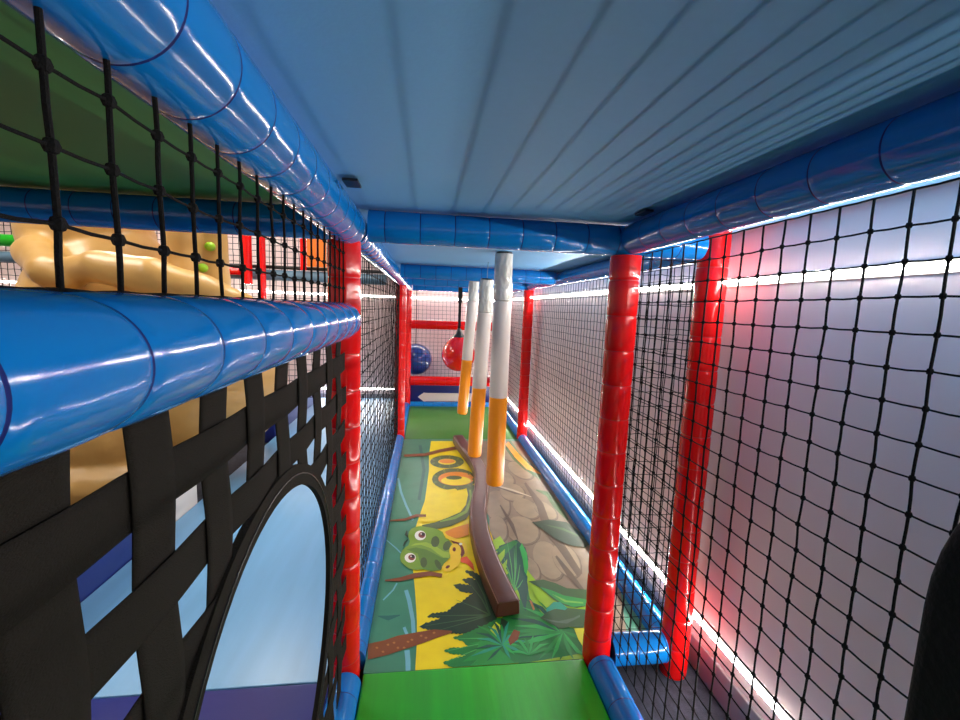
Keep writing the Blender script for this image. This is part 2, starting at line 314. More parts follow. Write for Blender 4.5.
('palmdark',[0.237,1.576,0.247,1.584,0.257,1.591,0.264,1.599,0.273,1.597,0.281,1.6,0.288,1.608,0.297,1.605,0.304,1.613,0.313,1.611,0.321,1.618,0.33,1.616,0.338,1.619,0.329,1.615,0.321,1.621,0.312,1.618,0.303,1.624,0.294,1.62,0.286,1.627,0.277,1.623,0.269,1.629,0.277,1.638,0.285,1.646,0.293,1.652,0.302,1.647,0.31,1.654,0.318,1.649,0.326,1.655,0.335,1.651,0.343,1.657,0.352,1.653,0.356,1.665,0.366,1.668,0.371,1.681,0.38,1.685,0.388,1.693,0.397,1.704,0.408,1.704,0.419,1.709,0.424,1.722,0.434,1.725,0.439,1.737,0.449,1.741,0.455,1.753,0.465,1.757,0.473,1.765,0.462,1.761,0.453,1.769,0.443,1.765,0.434,1.773,0.424,1.775,0.414,1.78,0.409,1.795,0.399,1.801,0.394,1.816,0.387,1.827,0.398,1.829,0.41,1.832,0.42,1.836,0.428,1.827,0.438,1.831,0.446,1.822,0.456,1.825,0.464,1.816,0.473,1.814,0.462,1.817,0.456,1.832,0.445,1.836,0.439,1.851,0.431,1.86,0.44,1.87,0.45,1.866,0.46,1.876,0.47,1.873,0.482,1.87,0.489,1.856,0.501,1.854,0.509,1.84,0.498,1.846,0.495,1.861,0.484,1.867,0.48,1.883,0.47,1.889,0.466,1.905,0.455,1.911,0.451,1.928,0.461,1.935,0.47,1.927,0.48,1.926,0.491,1.924,0.496,1.909,0.507,1.907,0.512,1.893,0.522,1.89,0.527,1.876,0.532,1.863,0.529,1.847,0.534,1.835,0.531,1.819,0.536,1.807,0.533,1.792,0.538,1.78,0.534,1.765,0.539,1.754,0.536,1.739,0.541,1.728,0.538,1.714,0.544,1.704,0.542,1.689,0.548,1.679,0.546,1.665,0.552,1.656,0.55,1.642,0.556,1.633,0.554,1.619,0.556,1.608,0.554,1.594,0.545,1.584,0.543,1.571,0.535,1.561,0.533,1.548,0.525,1.538,0.516,1.532,0.508,1.536,0.5,1.53,0.492,1.533,0.484,1.527,0.476,1.53,0.468,1.525,0.46,1.528,0.452,1.522,0.444,1.525,0.436,1.524,0.427,1.52,0.42,1.526,0.412,1.523,0.405,1.528,0.396,1.525,0.389,1.53,0.381,1.527,0.374,1.533,0.365,1.529,0.358,1.535,0.35,1.536,0.342,1.534,0.335,1.54,0.326,1.538,0.319,1.545,0.311,1.543,0.304,1.55,0.296,1.548,0.288,1.554,0.281,1.557,0.271,1.556,0.263,1.565,0.254,1.564,0.246,1.572]),
('palmvein',[0.529,1.626,0.4,1.603,0.261,1.581,0.261,1.579,0.4,1.597,0.529,1.618]),
('palmvein',[0.529,1.626,0.413,1.63,0.281,1.635,0.281,1.633,0.412,1.625,0.528,1.618]),
('palmvein',[0.531,1.625,0.473,1.674,0.394,1.725,0.394,1.723,0.47,1.668,0.527,1.618]),
('palmvein',[0.532,1.624,0.51,1.721,0.466,1.829,0.465,1.828,0.505,1.718,0.526,1.62]),
('palmvein',[0.532,1.623,0.522,1.746,0.491,1.887,0.489,1.886,0.517,1.744,0.526,1.621]),
('palmvein',[0.528,1.626,0.429,1.589,0.32,1.555,0.32,1.553,0.43,1.584,0.529,1.618]),
('jungle',[0.437,1.534,0.444,1.542,0.453,1.543,0.461,1.551,0.47,1.551,0.478,1.559,0.487,1.559,0.495,1.567,0.505,1.568,0.513,1.572,0.521,1.581,0.531,1.582,0.539,1.591,0.549,1.592,0.557,1.601,0.567,1.602,0.576,1.598,0.579,1.587,0.587,1.583,0.59,1.572,0.598,1.568,0.601,1.558,0.609,1.554,0.612,1.544,0.62,1.54,0.623,1.53,0.63,1.526,0.633,1.516,0.641,1.512,0.643,1.502,0.651,1.499,0.654,1.489,0.661,1.485,0.664,1.476,0.664,1.466,0.659,1.456,0.66,1.446,0.654,1.437,0.655,1.428,0.65,1.418,0.651,1.409,0.646,1.4,0.646,1.391,0.641,1.382,0.642,1.373,0.637,1.372,0.638,1.372,0.633,1.372,0.625,1.372,0.618,1.372,0.611,1.372,0.604,1.372,0.596,1.372,0.59,1.372,0.582,1.372,0.575,1.372,0.567,1.372,0.561,1.372,0.553,1.372,0.546,1.372,0.538,1.372,0.532,1.372,0.524,1.372,0.517,1.372,0.51,1.372,0.503,1.372,0.495,1.372,0.489,1.372,0.481,1.372,0.474,1.372,0.467,1.372,0.46,1.372,0.452,1.372,0.446,1.372,0.438,1.372,0.431,1.372,0.424,1.372,0.417,1.372,0.409,1.372,0.403,1.372,0.395,1.372,0.388,1.372,0.381,1.372,0.374,1.372,0.367,1.372,0.359,1.372,0.353,1.375,0.345,1.377,0.34,1.385,0.331,1.387,0.326,1.395,0.333,1.402,0.343,1.402,0.351,1.406,0.358,1.411,0.366,1.409,0.373,1.414,0.381,1.412,0.388,1.417,0.396,1.416,0.403,1.422,0.411,1.42,0.418,1.423,0.411,1.42,0.404,1.425,0.396,1.423,0.389,1.428,0.382,1.425,0.375,1.43,0.367,1.427,0.36,1.432,0.352,1.433,0.346,1.44,0.338,1.441,0.331,1.448,0.338,1.455,0.347,1.454,0.353,1.461,0.362,1.46,0.369,1.463,0.377,1.459,0.384,1.462,0.392,1.458,0.399,1.457,0.406,1.463,0.414,1.462,0.422,1.465,0.413,1.471,0.409,1.482,0.402,1.491,0.392,1.492,0.385,1.5,0.375,1.501,0.368,1.509,0.376,1.516,0.386,1.515,0.394,1.522,0.404,1.521,0.411,1.528,0.42,1.528,0.428,1.535]),
('junglevein',[0.567,1.486,0.448,1.446,0.337,1.399,0.337,1.397,0.449,1.442,0.567,1.48]),
('junglevein',[0.567,1.486,0.455,1.472,0.346,1.448,0.346,1.446,0.455,1.467,0.567,1.48]),
('junglevein',[0.568,1.486,0.474,1.501,0.38,1.504,0.379,1.502,0.473,1.496,0.566,1.48]),
('junglevein',[0.566,1.486,0.491,1.433,0.421,1.374,0.421,1.373,0.493,1.429,0.568,1.481]),
('junglevein',[0.565,1.485,0.518,1.426,0.473,1.372,0.473,1.372,0.52,1.423,0.569,1.481]),
('leafmid',[0.471,1.491,0.54,1.437,0.583,1.372,0.421,1.374,0.452,1.398,0.394,1.393,0.449,1.434]),
('brown',[0.058,1.43,0.124,1.445,0.178,1.464,0.248,1.489,0.303,1.512,0.366,1.535,0.366,1.545,0.297,1.558,0.236,1.549,0.158,1.536,0.104,1.515,0.05,1.504]),
('brownlight',[0.09,1.481,0.088,1.477,0.083,1.478,0.079,1.482,0.082,1.487,0.087,1.486]),
('brownlight',[0.114,1.461,0.112,1.457,0.107,1.457,0.103,1.462,0.106,1.466,0.111,1.466]),
('brownlight',[0.151,1.501,0.149,1.496,0.143,1.497,0.14,1.502,0.142,1.506,0.148,1.506]),
('brownlight',[0.167,1.475,0.165,1.471,0.16,1.471,0.156,1.476,0.159,1.481,0.164,1.48]),
('brownlight',[0.203,1.502,0.201,1.497,0.195,1.498,0.192,1.502,0.194,1.507,0.2,1.506]),
('brownlight',[0.218,1.51,0.215,1.506,0.21,1.506,0.206,1.511,0.209,1.516,0.215,1.515]),
('brownlight',[0.252,1.528,0.249,1.523,0.243,1.524,0.24,1.529,0.243,1.533,0.249,1.533]),
('brownlight',[0.271,1.516,0.268,1.512,0.262,1.512,0.259,1.517,0.262,1.522,0.268,1.521]),
('brownlight',[0.302,1.539,0.299,1.535,0.293,1.535,0.29,1.54,0.293,1.545,0.299,1.545]),
('brownlight',[0.129,1.493,0.127,1.488,0.122,1.489,0.118,1.494,0.121,1.498,0.126,1.498]),
('brownlight',[0.19,1.474,0.187,1.469,0.182,1.47,0.179,1.474,0.181,1.479,0.187,1.478]),
('limeyel',[0.511,1.529,0.547,1.58,0.564,1.557,0.549,1.515,0.53,1.496]),
('palmdark',[0.572,1.601,0.596,1.577,0.565,1.514,0.544,1.485]),
('junglevein',[0.66,1.759,0.686,1.95,0.705,2.183,0.704,2.183,0.681,1.949,0.656,1.759]),
('junglevein',[0.66,1.758,0.707,1.94,0.751,2.16,0.749,2.16,0.702,1.94,0.656,1.759]),
('junglevein',[0.66,1.759,0.665,1.892,0.658,2.043,0.657,2.042,0.66,1.89,0.656,1.758]),
('junglevein',[0.66,1.758,0.699,1.853,0.73,1.959,0.728,1.96,0.694,1.855,0.656,1.76]),
('junglevein',[0.659,1.757,0.693,1.796,0.718,1.84,0.717,1.842,0.69,1.801,0.657,1.761]),
('junglevein',[0.66,1.759,0.698,1.92,0.73,2.112,0.729,2.112,0.693,1.92,0.656,1.759]),
('leafbright',[0.802,1.513,0.703,1.492,0.624,1.462,0.624,1.46,0.702,1.472,0.801,1.501]),
('deepteal',[0.803,1.513,0.689,1.509,0.595,1.487,0.595,1.486,0.686,1.489,0.8,1.5]),
('leafmid',[0.803,1.513,0.679,1.533,0.571,1.523,0.571,1.521,0.674,1.512,0.799,1.5]),
('leafbright',[0.804,1.513,0.71,1.554,0.621,1.553,0.621,1.551,0.702,1.533,0.798,1.501]),
('deepteal',[0.805,1.512,0.708,1.583,0.612,1.597,0.612,1.595,0.698,1.562,0.798,1.501]),
('leafmid',[0.805,1.512,0.741,1.59,0.669,1.608,0.668,1.607,0.729,1.57,0.797,1.501]),
('leafbright',[0.806,1.511,0.748,1.62,0.676,1.656,0.675,1.655,0.734,1.601,0.797,1.502]),
('deepteal',[0.806,1.51,0.762,1.653,0.696,1.71,0.695,1.708,0.746,1.636,0.796,1.503]),
('leafmid',[0.806,1.51,0.792,1.64,0.752,1.691,0.751,1.69,0.775,1.626,0.796,1.504]),
('leafmid',[0.798,1.501,0.862,1.461,0.92,1.439,0.921,1.44,0.874,1.48,0.804,1.513]),
('jungle',[0.797,1.502,0.847,1.43,0.897,1.393,0.898,1.394,0.861,1.446,0.805,1.512]),
('leafbright',[0.796,1.503,0.822,1.401,0.856,1.372,0.857,1.372,0.837,1.413,0.806,1.51]),
('leafmid',[0.796,1.505,0.79,1.412,0.801,1.372,0.802,1.372,0.807,1.418,0.806,1.508]),
('jungle',[0.796,1.507,0.761,1.399,0.75,1.372,0.751,1.372,0.776,1.398,0.806,1.506]),
('leafbright',[0.797,1.509,0.747,1.429,0.72,1.378,0.721,1.377,0.759,1.421,0.805,1.504]),
('leafmid',[0.798,1.511,0.721,1.432,0.671,1.38,0.672,1.379,0.729,1.419,0.804,1.503]),
('jungle',[0.8,1.512,0.696,1.446,0.623,1.399,0.623,1.397,0.7,1.43,0.802,1.501]),
('leafbright',[0.801,1.513,0.709,1.486,0.636,1.454,0.636,1.453,0.709,1.467,0.801,1.501]),
('leafmid',[0.803,1.513,0.697,1.515,0.609,1.496,0.609,1.494,0.694,1.495,0.8,1.5]),
('deepteal',[0.553,1.463,0.512,1.423,0.484,1.389,0.484,1.388,0.518,1.413,0.557,1.456]),
('leafmid',[0.554,1.463,0.497,1.429,0.455,1.397,0.456,1.396,0.501,1.417,0.556,1.456]),
('tealleaf',[0.555,1.464,0.483,1.442,0.428,1.415,0.428,1.414,0.485,1.428,0.555,1.455]),
('deepteal',[0.556,1.464,0.494,1.464,0.444,1.447,0.444,1.446,0.494,1.45,0.555,1.455]),
('leafmid',[0.556,1.464,0.488,1.483,0.429,1.475,0.429,1.474,0.485,1.468,0.554,1.455]),
('tealleaf',[0.557,1.463,0.507,1.497,0.46,1.496,0.459,1.495,0.502,1.483,0.553,1.455]),
('deepteal',[0.558,1.463,0.508,1.518,0.459,1.528,0.459,1.526,0.502,1.504,0.553,1.456]),
('leafmid',[0.558,1.462,0.516,1.54,0.47,1.564,0.469,1.562,0.508,1.528,0.552,1.457]),
('tealleaf',[0.558,1.461,0.54,1.537,0.511,1.56,0.51,1.559,0.529,1.528,0.552,1.457]),
('deepteal',[0.559,1.46,0.555,1.553,0.537,1.587,0.535,1.587,0.543,1.547,0.552,1.458]),
('leafmid',[0.559,1.459,0.571,1.536,0.568,1.564,0.566,1.564,0.559,1.536,0.552,1.459]),
('tealleaf',[0.558,1.458,0.589,1.542,0.601,1.577,0.6,1.578,0.578,1.547,0.552,1.461]),
('tealleaf',[0.557,1.457,0.589,1.493,0.607,1.507,0.607,1.508,0.583,1.505,0.553,1.462]),
('leafbright',[0.556,1.456,0.599,1.483,0.63,1.493,0.63,1.494,0.597,1.497,0.554,1.463]),
('tealleaf',[0.555,1.455,0.606,1.467,0.645,1.469,0.645,1.47,0.607,1.482,0.555,1.464]),
('leafbright',[0.554,1.455,0.592,1.45,0.624,1.443,0.624,1.444,0.596,1.464,0.556,1.464]),
('tealleaf',[0.553,1.455,0.588,1.432,0.619,1.417,0.62,1.418,0.595,1.445,0.557,1.463]),
('leafbright',[0.552,1.456,0.57,1.428,0.589,1.409,0.59,1.41,0.579,1.438,0.558,1.463]),
('tealleaf',[0.552,1.458,0.558,1.418,0.57,1.391,0.571,1.392,0.569,1.424,0.558,1.461]),
('leafbright',[0.648,1.409,0.61,1.429,0.573,1.423,0.573,1.421,0.606,1.416,0.645,1.401]),
('leafmid',[0.649,1.408,0.616,1.45,0.579,1.455,0.579,1.454,0.609,1.438,0.644,1.402]),
('leafbright',[0.65,1.407,0.631,1.471,0.602,1.488,0.602,1.487,0.621,1.461,0.643,1.403]),
('leafmid',[0.65,1.406,0.655,1.466,0.644,1.484,0.643,1.483,0.643,1.462,0.643,1.404]),
('leafbright',[0.65,1.404,0.675,1.47,0.682,1.495,0.681,1.496,0.665,1.473,0.643,1.406]),
('leafmid',[0.649,1.403,0.684,1.448,0.702,1.465,0.702,1.466,0.677,1.457,0.644,1.407]),
('leafbright',[0.648,1.402,0.697,1.437,0.732,1.451,0.732,1.452,0.695,1.45,0.645,1.408]),
('leafmid',[0.647,1.401,0.706,1.418,0.752,1.423,0.752,1.424,0.708,1.432,0.646,1.409]),
('brown',[0.579,1.482,0.612,1.532,0.634,1.519,0.617,1.479,0.581,1.453]),
('brownlight',[0.714,1.701,0.723,1.69,0.724,1.638,0.715,1.633]),
('leafolive',[0.74,1.827,0.814,1.835,0.863,1.806,0.906,1.765,0.943,1.759,0.995,1.749,0.954,1.642,0.907,1.635,0.867,1.648,0.837,1.671,0.817,1.705,0.783,1.776]),
('leafmid',[0.784,1.782,0.832,1.755,0.875,1.718,0.97,1.683,0.956,1.647,0.894,1.641,0.846,1.676,0.82,1.716]),
('leaflight',[0.825,1.732,0.879,1.684,0.949,1.668,0.945,1.658,0.868,1.674]),
('lime',[0.742,1.802,0.769,1.783,0.795,1.707,0.818,1.683,0.777,1.644,0.75,1.71]),
('leafolive',[0.733,1.587,0.789,1.633,0.864,1.638,0.947,1.621,0.894,1.519,0.841,1.528,0.798,1.522,0.765,1.552]),
('leafgrey',[0.74,1.587,0.804,1.563,0.872,1.577,0.907,1.594,0.902,1.58,0.834,1.547,0.775,1.561]),
('tealleaf',[0.771,1.634,0.817,1.678,0.846,1.676,0.867,1.637,0.852,1.625,0.812,1.636,0.77,1.619]),
('limeyel',[0.855,1.518,0.897,1.519,0.857,1.428,0.852,1.461]),
('palmdark',[0.891,2.378,1.001,2.404,1.104,2.368,1.15,2.238,1.15,2.117,1.117,2.094,1.04,2.115,0.984,2.177,0.938,2.288]),
('leafolive',[0.946,2.356,1.062,2.301,1.15,2.186,1.15,2.168,1.053,2.273]),
('snakedark',[0.569,3.401,0.559,3.356,0.536,3.316,0.504,3.285,0.465,3.267,0.423,3.261,0.382,3.269,0.345,3.289,0.316,3.321,0.297,3.362,0.291,3.407,0.298,3.454,0.318,3.497,0.35,3.531,0.391,3.553,0.436,3.56,0.481,3.551,0.52,3.528,0.55,3.492,0.566,3.448]),
('yellow',[0.503,3.403,0.494,3.373,0.473,3.35,0.443,3.338,0.41,3.339,0.382,3.352,0.362,3.376,0.356,3.406,0.364,3.436,0.385,3.46,0.416,3.473,0.449,3.472,0.479,3.458,0.498,3.433]),
('orange',[0.496,3.414,0.486,3.389,0.461,3.372,0.428,3.366,0.396,3.373,0.372,3.392,0.364,3.417,0.374,3.443,0.399,3.461,0.432,3.467,0.465,3.46,0.489,3.44]),
('snakedark',[0.628,3.036,0.615,2.979,0.591,2.93,0.558,2.89,0.518,2.863,0.475,2.85,0.432,2.852,0.391,2.868,0.355,2.898,0.327,2.939,0.309,2.99,0.303,3.046,0.311,3.105,0.331,3.16,0.363,3.207,0.405,3.24,0.453,3.258,0.503,3.256,0.549,3.237,0.587,3.2,0.614,3.151,0.628,3.095]),
('orange',[0.614,3.046,0.604,3.006,0.581,2.971,0.55,2.945,0.512,2.929,0.472,2.924,0.433,2.932,0.398,2.95,0.37,2.979,0.353,3.014,0.348,3.054,0.355,3.095,0.375,3.132,0.407,3.162,0.446,3.181,0.489,3.186,0.532,3.178,0.569,3.157,0.597,3.125,0.612,3.087]),
('yellow',[0.588,3.009,0.579,2.982,0.558,2.958,0.527,2.942,0.492,2.934,0.454,2.935,0.42,2.945,0.392,2.964,0.374,2.989,0.368,3.017,0.376,3.045,0.396,3.07,0.427,3.088,0.464,3.097,0.503,3.096,0.539,3.084,0.567,3.064,0.584,3.038]),
('snakedark',[0.526,3.067,0.517,3.049,0.494,3.036,0.465,3.032,0.435,3.038,0.414,3.052,0.407,3.071,0.416,3.09,0.439,3.103,0.469,3.108,0.499,3.101,0.52,3.087]),
('yellow',[0.301,2.831,0.226,2.442,0.25,2.405,0.405,2.446,0.517,2.625,0.546,2.789,0.462,2.874]),
('snakedark',[0.543,2.907,0.544,2.773,0.516,2.622,0.473,2.526,0.396,2.461,0.317,2.407,0.238,2.377,0.24,2.343,0.322,2.327,0.41,2.359,0.499,2.434,0.564,2.571,0.599,2.771,0.602,2.935]),
('snakegreen',[0.559,2.852,0.548,2.701,0.503,2.543,0.434,2.474,0.343,2.418,0.345,2.407,0.438,2.439,0.515,2.517,0.566,2.692,0.573,2.855]),
('brown',[0.075,3.524,0.251,3.539,0.382,3.639,0.535,3.709,0.536,3.805,0.378,3.717,0.247,3.614,0.071,3.585]),
('brown',[0.05,2.432,0.14,2.432,0.204,2.475,0.262,2.474,0.261,2.506,0.199,2.512,0.136,2.462,0.05,2.447]),
('scale',[0.63,3.036,0.624,3.023,0.611,3.018,0.6,3.024,0.597,3.037,0.603,3.05,0.615,3.055,0.626,3.049]),
('scale',[0.564,3.401,0.558,3.388,0.547,3.383,0.537,3.389,0.534,3.402,0.539,3.415,0.55,3.42,0.56,3.414]),
('scale',[0.578,2.905,0.571,2.903,0.562,2.917,0.557,2.938,0.558,2.955,0.565,2.957,0.574,2.943,0.579,2.921]),
('scale',[0.525,3.301,0.518,3.299,0.51,3.313,0.505,3.336,0.506,3.353,0.512,3.355,0.521,3.34,0.526,3.318]),
('scale',[0.479,2.843,0.474,2.851,0.472,2.876,0.474,2.903,0.479,2.916,0.484,2.907,0.486,2.881,0.484,2.855]),
('scale',[0.445,3.252,0.44,3.261,0.438,3.287,0.439,3.315,0.443,3.328,0.448,3.319,0.45,3.293,0.449,3.265]),
('scale',[0.376,2.87,0.375,2.885,0.38,2.91,0.388,2.93,0.394,2.934,0.396,2.918,0.391,2.893,0.383,2.873]),
('scale',[0.359,3.272,0.357,3.288,0.362,3.314,0.369,3.336,0.375,3.339,0.376,3.323,0.372,3.297,0.365,3.276]),
('scale',[0.31,2.976,0.313,2.992,0.323,3.006,0.335,3.01,0.341,3.002,0.338,2.986,0.328,2.972,0.316,2.968]),
('scale',[0.304,3.354,0.306,3.37,0.315,3.384,0.326,3.389,0.331,3.38,0.328,3.365,0.319,3.35,0.309,3.346]),
('scale',[0.313,3.123,0.32,3.131,0.331,3.125,0.341,3.109,0.343,3.092,0.337,3.084,0.325,3.089,0.316,3.105]),
('scale',[0.305,3.464,0.311,3.472,0.322,3.467,0.331,3.451,0.333,3.434,0.327,3.426,0.317,3.432,0.308,3.447]),
('scale',[0.392,3.241,0.399,3.236,0.406,3.211,0.409,3.181,0.406,3.162,0.399,3.167,0.392,3.192,0.389,3.222]),
('scale',[0.368,3.551,0.374,3.547,0.38,3.522,0.383,3.492,0.381,3.475,0.374,3.479,0.368,3.503,0.365,3.533]),
('scale',[0.511,3.265,0.515,3.249,0.512,3.216,0.506,3.185,0.499,3.176,0.495,3.191,0.498,3.224,0.504,3.254]),
('scale',[0.463,3.569,0.466,3.553,0.464,3.521,0.459,3.492,0.453,3.482,0.45,3.497,0.451,3.529,0.457,3.559]),
('scale',[0.607,3.178,0.605,3.159,0.594,3.135,0.582,3.121,0.575,3.124,0.577,3.142,0.588,3.166,0.6,3.181]),
('scale',[0.541,3.507,0.539,3.488,0.531,3.465,0.52,3.45,0.514,3.453,0.515,3.471,0.524,3.495,0.535,3.509]),
('orange',[0.368,2.294,0.423,2.337,0.512,2.381,0.5,2.253,0.439,2.223,0.387,2.216]),
('tongue',[0.439,2.035,0.47,2.047,0.495,1.978,0.496,1.918,0.464,1.98,0.434,1.999]),
('brown',[0.077,1.871,0.147,1.865,0.215,1.886,0.282,1.898,0.337,1.883,0.341,1.91,0.283,1.933,0.209,1.924,0.142,1.894,0.075,1.882]),
('palmdark',[0.153,2.32,0.144,2.275,0.163,2.242,0.166,2.247,0.16,2.278,0.158,2.318]),
('palmdark',[0.164,2.227,0.146,2.201,0.14,2.158,0.144,2.155,0.155,2.189,0.167,2.221]),
('snakegreen',[0.167,2.305,0.18,2.338,0.203,2.358,0.232,2.365,0.262,2.355,0.298,2.341,0.327,2.325,0.359,2.288,0.387,2.205,0.402,2.163,0.393,2.113,0.384,2.038,0.35,1.987,0.334,1.937,0.289,1.932,0.249,1.951,0.214,1.945,0.184,1.959,0.163,1.982,0.141,2.017,0.133,2.054,0.134,2.09,0.14,2.119,0.154,2.147,0.17,2.166,0.176,2.206,0.164,2.26]),
('snakeshade',[0.161,2.127,0.209,2.144,0.263,2.121,0.306,2.08,0.342,2.041,0.379,2.038,0.35,1.987,0.334,1.937,0.289,1.932,0.249,1.955,0.233,2.012,0.221,2.085]),
('snakelight',[0.181,2.16,0.235,2.167,0.29,2.129,0.322,2.079,0.352,2.04,0.379,2.038,0.386,2.085,0.354,2.096,0.307,2.158,0.263,2.191,0.208,2.184]),
('eyewhite',[0.262,2.26,0.26,2.241,0.253,2.225,0.243,2.215,0.232,2.212,0.22,2.216,0.21,2.227,0.203,2.244,0.2,2.264,0.202,2.284,0.208,2.3,0.218,2.311,0.23,2.315,0.242,2.31,0.253,2.298,0.259,2.28]),
('iris',[0.258,2.265,0.256,2.251,0.251,2.241,0.244,2.235,0.235,2.236,0.228,2.242,0.222,2.253,0.22,2.267,0.222,2.281,0.227,2.292,0.234,2.298,0.243,2.297,0.251,2.29,0.256,2.279]),
('black',[0.256,2.274,0.255,2.264,0.251,2.258,0.246,2.256,0.241,2.258,0.237,2.265,0.235,2.275,0.237,2.285,0.24,2.292,0.246,2.294,0.251,2.291,0.255,2.284]),
('eyewhite',[0.24,2.277,0.239,2.272,0.236,2.27,0.232,2.272,0.231,2.278,0.232,2.283,0.235,2.285,0.239,2.282]),
('eyewhite',[0.212,2.049,0.21,2.033,0.205,2.019,0.196,2.011,0.186,2.008,0.175,2.012,0.166,2.022,0.159,2.036,0.156,2.052,0.157,2.069,0.163,2.082,0.172,2.091,0.182,2.094,0.193,2.09,0.203,2.08,0.21,2.065]),
('iris',[0.208,2.053,0.207,2.041,0.203,2.033,0.196,2.028,0.188,2.029,0.182,2.034,0.176,2.043,0.174,2.055,0.175,2.066,0.18,2.075,0.187,2.08,0.194,2.079,0.201,2.074,0.206,2.064]),
('black',[0.207,2.06,0.206,2.052,0.202,2.047,0.198,2.045,0.193,2.047,0.189,2.053,0.188,2.061,0.189,2.069,0.192,2.075,0.197,2.077,0.202,2.074,0.205,2.068]),
('eyewhite',[0.192,2.063,0.191,2.059,0.188,2.057,0.185,2.059,0.184,2.063,0.185,2.068,0.188,2.069,0.19,2.067]),
('snakedark',[0.334,2.188,0.33,2.165,0.323,2.148,0.313,2.14,0.303,2.142,0.295,2.154,0.29,2.175,0.29,2.199,0.293,2.223,0.301,2.241,0.311,2.25,0.321,2.248,0.329,2.234,0.334,2.213]),
('snakedark',[0.389,2.132,0.381,2.115,0.371,2.105,0.362,2.103,0.355,2.111,0.351,2.126,0.352,2.146,0.357,2.167,0.365,2.185,0.375,2.195,0.385,2.197,0.392,2.189,0.395,2.173,0.394,2.152]),
('snakedark',[0.269,2.005,0.267,1.986,0.263,1.972,0.256,1.964,0.249,1.964,0.242,1.973,0.237,1.988,0.236,2.007,0.237,2.026,0.241,2.042,0.248,2.05,0.256,2.049,0.263,2.04,0.267,2.024]),
('snakedark',[0.334,1.994,0.338,1.975,0.339,1.958,0.336,1.947,0.331,1.942,0.325,1.946,0.317,1.958,0.311,1.975,0.307,1.994,0.305,2.011,0.308,2.023,0.313,2.028,0.32,2.023,0.327,2.011]),
('mouth',[0.393,2.205,0.443,2.191,0.465,2.149,0.461,2.071,0.442,2.035,0.432,2.121]),
('lips',[0.355,2.287,0.371,2.223,0.412,2.193,0.448,2.172,0.459,2.132,0.465,2.05,0.475,2.052,0.48,2.144,0.459,2.199,0.419,2.224,0.383,2.252,0.362,2.296]),
('lips',[0.445,2.095,0.441,2.069,0.433,2.048,0.422,2.034,0.41,2.03,0.399,2.036,0.39,2.051,0.384,2.073,0.383,2.099,0.387,2.126,0.395,2.149,0.406,2.164,0.419,2.169,0.431,2.162,0.44,2.146,0.445,2.122]),
('lips',[0.385,2.057,0.441,2.053,0.435,2.008,0.421,1.965,0.378,1.926,0.348,1.928,0.339,1.962,0.356,1.995,0.388,2.011]),
('mouth',[0.419,2.112,0.416,2.1,0.411,2.093,0.406,2.093,0.402,2.101,0.401,2.113,0.403,2.125,0.408,2.132,0.414,2.132,0.418,2.124]),
('mouth',[0.38,1.97,0.379,1.963,0.375,1.955,0.368,1.949,0.362,1.949,0.358,1.953,0.359,1.961,0.363,1.969,0.369,1.974,0.376,1.975]),
('eyewhite',[0.457,2.161,0.454,2.153,0.446,2.15,0.44,2.154,0.438,2.163,0.441,2.171,0.448,2.174,0.455,2.17]),
]
# ------------------------------------------------------------------ camera
cam = bpy.data.cameras.new('camera'); co = bpy.data.objects.new('camera', cam); C.objects.link(co)
cam.sensor_width = 36; cam.lens = 429.155/960*36; cam.clip_start = .01
yaw, pitch, roll = .125, .1199, .0368
fw = Vector((math.sin(yaw)*math.cos(pitch), math.cos(yaw)*math.cos(pitch), -math.sin(pitch)))
ri = Vector((math.cos(yaw), -math.sin(yaw), 0)); up = ri.cross(fw)
r2 = ri*math.cos(roll)+up*math.sin(roll); u2 = up*math.cos(roll)-ri*math.sin(roll)
mw = Matrix((r2, u2, -fw)).transposed().to_4x4(); mw.translation = (.2437, 0, 1.3448)
co.matrix_world = mw
sc.camera = co

# ------------------------------------------------------------------ the room
XW, YB = 1.30, 5.96
struct(boxobj('floor', 'carpet', -6, XW, -3, YB, -.05, 0))
struct(boxobj('wall_right', 'white', XW, XW+.1, -3, YB+.1, 0, 3.2))
struct(boxobj('wall_back', 'white', -6, XW, YB, YB+.1, 0, 3.2))
struct(boxobj('wall_left', 'white', -6.1, -6, -3, YB+.1, 0, 3.2))
struct(boxobj('wall_front', 'white', -6, XW, -3.1, -3, 0, 3.2))
struct(boxobj('ceiling', 'hallceil', -6.1, XW+.1, -3.1, YB+.1, 3.2, 3.3))
struct(boxobj('baseboard_right', 'skirt', XW-.012, XW, -3, YB-.012, 0, .12, .003))
struct(boxobj('baseboard_back', 'skirt', -6, XW-.012, YB-.012, YB, 0, .12, .003))

